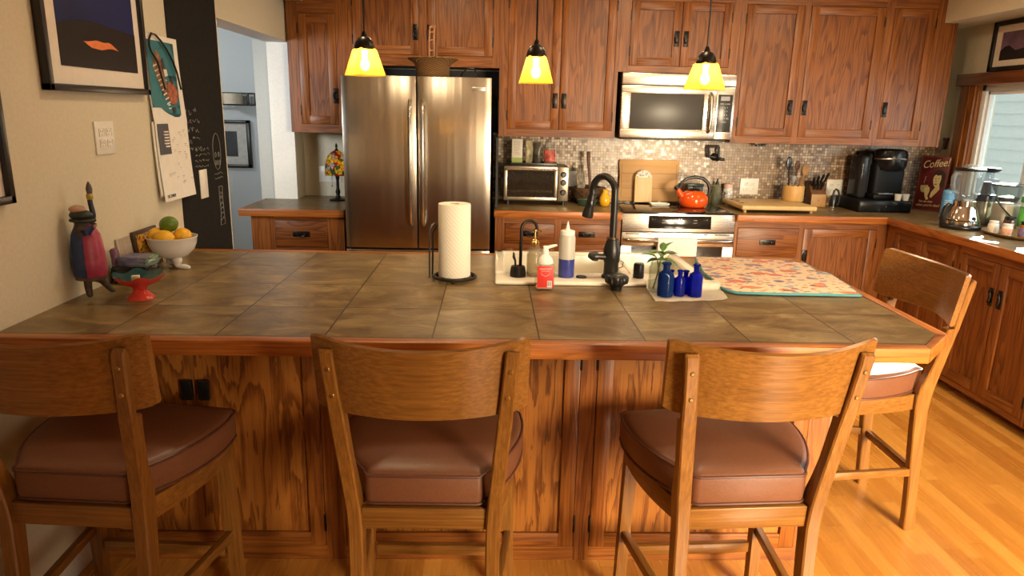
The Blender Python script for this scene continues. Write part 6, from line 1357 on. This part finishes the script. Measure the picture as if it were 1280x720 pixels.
MB().lathe([(0, -.006), (.013, -.006), (.015, 0), (.015, .006)], (.012, -.088, .068), 18, 'Y').build('dial', PLASTIC_B(), bd, local=True)
mb = MB(); mb.lathe([(.046, .1725), (.050, .176), (.058, .190), (.074, .260), (.081, .345), (.0815, .352), (.078, .352), (.077, .345), (.070, .262), (.054, .194), (.044, .180), (0, .178)], n=12, cap=False); jr = mb.build('jar', glass('blender_glass', (.90, .94, .95), .03, thin=True, opac=.10), t, 20, local=True)
mb = MB(); mb.tube([(-.072, -.02, .330), (-.105, -.03, .335), (-.118, -.034, .315), (-.116, -.033, .265), (-.100, -.028, .225), (-.065, -.018, .215)], .0095, 10, flat=1.4); mb.build('handle', glass('handle_glass', (.86, .90, .90), .05, thin=True, opac=.28), jr, local=True)
mb = MB(); mb.lathe([(.084, .350), (.086, .352), (.086, .362), (.080, .366), (0, .367)], n=40); mb.build('lid', PLASTIC_B(), t, 50, local=True)
mb = MB(); mb.lathe([(.034, .3672), (.034, .382), (.030, .386), (0, .386)], n=26); mb.build('filler_cap', glass('cap_clear', (.80, .82, .82), .1, thin=True, opac=.45), t, local=True)
mb = MB()
for a in (0, 1.57, 3.14, 4.71): mb.tube([(0, 0, .19), (.022*math.cos(a), .022*math.sin(a), .202)], .003, 5, flat=.4)
mb.build('blades', CHROME(), jr, local=True)
t = thing('juicer', 'tall slow juicer with dark top and clear drum standing behind the blender', 'juicer', (3.145, 4.41, CT))
mb = MB(); mb.lathe([(0, .0005), (.066, .001), (.070, .010), (.066, .10), (.060, .150), (0, .152)], n=30); bj = mb.build('base', plain('juicer_grey', (.17, .17, .13), .25, .6, .5, .1), t, 50, local=True)
MB().lathe([(.061, .1525), (.064, .155), (.064, .185), (.060, .190), (0, .190)], n=30).build('collar', plain('juicer_navy', (.018, .022, .035), .25), t, local=True)
MB().lathe([(.056, .1905), (.060, .200), (.060, .275), (.064, .290), (.030, .295), (.028, .330)], n=30, cap=False).build('drum', glass('drum_clear', (.74, .79, .84), .05, thin=True, opac=.2), t, local=True)
MB().tube([(.0, 0, .192), (0, 0, .270)], [.030, .022], 14).build('auger', plain('auger_dark', (.03, .03, .035), .35), t, local=True)
MB().lathe([(0, .3305), (.046, .3305), (.062, .345), (.064, .352), (.056, .358), (0, .360)], n=30).build('feed_cap', PLASTIC_B(), t, 50, local=True)
mb = MB(); mb.tube([(.055, -.02, .165), (.085, -.035, .165), (.098, -.042, .158)], [.015, .014, .012], 12); mb.build('spout', MATS['juicer_navy'], t, local=True)
t = thing('coffee_grinder', 'grinder with wide clear cone hopper and dark rim on the window side of the worktop', 'grinder', (3.175, 4.245, CT))
mb = MB(); mb.box(-.058, .058, -.058, .058, .001, .155, .016, 3); mb.build('body', plain('grinder_cream', (.52, .48, .38), .35, 0, .5, .04), t, 50, local=True)
mb = MB(); mb.lathe([(.046, .1555), (.050, .160), (.060, .185), (.098, .262), (.096, .263), (.058, .186), (.046, .164)], n=34, cap=False); mb.build('hopper', glass('hopper_clear', (.82, .85, .84), .04, thin=True, opac=.14), t, local=True)
MB().lathe([(.097, .2635), (.101, .2635), (.102, .268), (.099, .272), (0, .274)], n=34).build('lid', plain('lid_smoke', (.05, .05, .05), .25), t, local=True)
mb = MB(); mb.lathe([(0, .166), (.046, .168), (.060, .192), (.0, .205)], n=24); mb.build('beans', plain('coffee_beans', (.035, .016, .008), .45, 0, .4, .4, .8, 120), t, local=True)
mb = MB(); mb.tube([(-.06, -.03, .15), (-.10, -.05, .17), (-.075, -.075, .13), (-.03, -.085, .085), (.01, -.082, .075)], .0045, 8); mb.build('cord', PLASTIC_B(), t, local=True)
t = thing('serving_tray', 'oval wooden tray of vitamin bottles at the sunny edge of the window worktop', 'tray', (3.045, 3.93, CT))
mb = MB(); mb.lathe([(0, .001), (.155, .001), (.172, .008), (.180, .018), (.177, .020), (.166, .012), (.150, .007), (0, .006)], n=48, cap=False); mb.xf(Matrix.Diagonal((.92, 1.25, 1, 1))); mb.build('tray_body', plain('tray_wood', (.22, .125, .050), .45, 0, .4, .15), t, 60, local=True)
ZTr = CT+.0075
wc = plain('cap_white', (.76, .74, .70), .4, 0, .5, .02)
def vit(lab, x, y, r_, h, bm_, cm, lm):
    small_bottle('vitamin_bottle', lab, 'bottle', (x, y, ZTr), [(0, .0005), (r_*.96, .001), (r_, .003), (r_, h*.72), (r_*.86, h*.79), (0, h*.79)], bm_, [(0, h*.785), (r_*.84, h*.785), (r_*.86, h*.80), (r_*.86, h*.99), (r_*.8, h), (0, h)], cm, 'vitamin bottles on the tray', (r_+.0003, h*.12, h*.62, lm) if lm else None)
whb = plain('bottle_white', (.74, .70, .64), .35, 0, .5, .02); amb = plain('amber_bottle', (.30, .115, .012), .15, 0, .6, .1); brb = plain('brown_bottle', (.10, .035, .012), .18, 0, .6, .1)
vit('white vitamin bottle with white cap at the blender end of the tray', 2.935, 4.00, .028, .072, whb, wc, plain('label_cream', (.70, .62, .52), .5, 0, .3, .1, 0, 40))
vit('white vitamin bottle with orange-pink label in the middle of the tray front', 2.948, 3.905, .026, .068, whb, wc, plain('label_peach', (.70, .38, .26), .5, 0, .3, .15, 0, 40))
vit('tall brown vitamin bottle with black cap behind the two white ones', 3.010, 3.985, .028, .100, brb, PLASTIC_B(), plain('label_tan', (.42, .26, .16), .5, 0, .3, .2, 0, 40))
vit('amber vitamin bottle with black cap and purple label, near the tray front', 2.985, 3.82, .028, .096, amb, PLASTIC_B(), plain('label_purple', (.22, .16, .30), .5, 0, .3, .25, 0, 40))
vit('steel-capped dark vitamin bottle at the picture-edge end of the tray', 3.055, 3.80, .025, .085, plain('bottle_smoke', (.08, .085, .09), .2), CHROME(), plain('label_silver', (.46, .46, .46), .4, 0, .3, .15, 0, 40))
vit('small white vitamin bottle farthest back on the tray beside the window', 3.100, 3.93, .024, .064, whb, wc, None)
t = thing('wipes_tub', 'white tub with a bright green and yellow label standing behind the tray', 'tub', (3.225, 4.11, CT))
tb = MB().lathe([(0, .0005), (.052, .001), (.055, .005), (.053, .175), (0, .176)], n=34).build('body', plain('tub_white', (.74, .76, .70), .35, 0, .5, .02), t, local=True)
MB().lathe([(.0558, .030), (.0562, .032), (.0552, .150), (.0546, .152)], n=34, cap=False).build('label', plain('tub_green', (.10, .42, .07), .4, 0, .4, .5, 0, 16), tb, local=True)
MB().lathe([(.0, .1765), (.056, .1765), (.057, .180), (.055, .205), (.048, .210), (0, .210)], n=34).build('lid', plain('tub_lid', (.06, .36, .10), .35), t, local=True)
t, bx = wall_picture('framed_picture', 'black-framed purple dusk landscape standing on the window head', 'R', 4.22, 4.84, 1.878, 2.19, .028, 0, 0, 0, 0)
mb = MB(); bx(mb, .014, .0155, 4.305, 4.757, 1.945, 2.12); pc = mb.build('print', plain('dusk_sky', (.16, .095, .15), .4, 0, .4, .3, 0, 6), t)
mb = MB(); mb.prism([(4.757, 1.945), (4.305, 1.945), (4.305, 1.99), (4.40, 2.00), (4.48, 1.985), (4.55, 2.01), (4.62, 2.00), (4.68, 2.035), (4.72, 2.03), (4.757, 2.005)], 'X', XR-.0163, XR-.0155); mb.build('dark_trees', plain('tree_black', (.012, .010, .014), .5), pc)
# ---- towel over the oven handle
t = thing('dish_towel', 'white dish towel hanging folded over the oven door handle', 'towel', (1.235, RY-.05, .75))
mb = MB(); rg = []
prof_ = [(-.024, .440), (-.024, .60), (-.026, .70), (-.024, .735), (-.012, .7535), (.002, .7575), (.016, .7535), (.0245, .735), (.0245, .70), (.0235, .60), (.0225, .50)]
for i in range(13):
    f = i/12; x = 1.105+.262*f; wv = .0018*math.sin(f*11)
    ring = [(x, RY-.052+y-wv*(1 if y < 0 else 0), z-.006*math.sin(f*3)*(1 if z < .5 else 0)) for y, z in prof_]
    inner = [(x, RY-.052+y*(.90), z-(.0022 if z > .74 else 0)) for y, z in reversed(prof_)]
    rg.append(ring+inner)
mb.loft(rg); mb.build('cloth', plain('towel_white', (.72, .70, .68), .9, 0, .1, .04, .35, 180), t, 60)
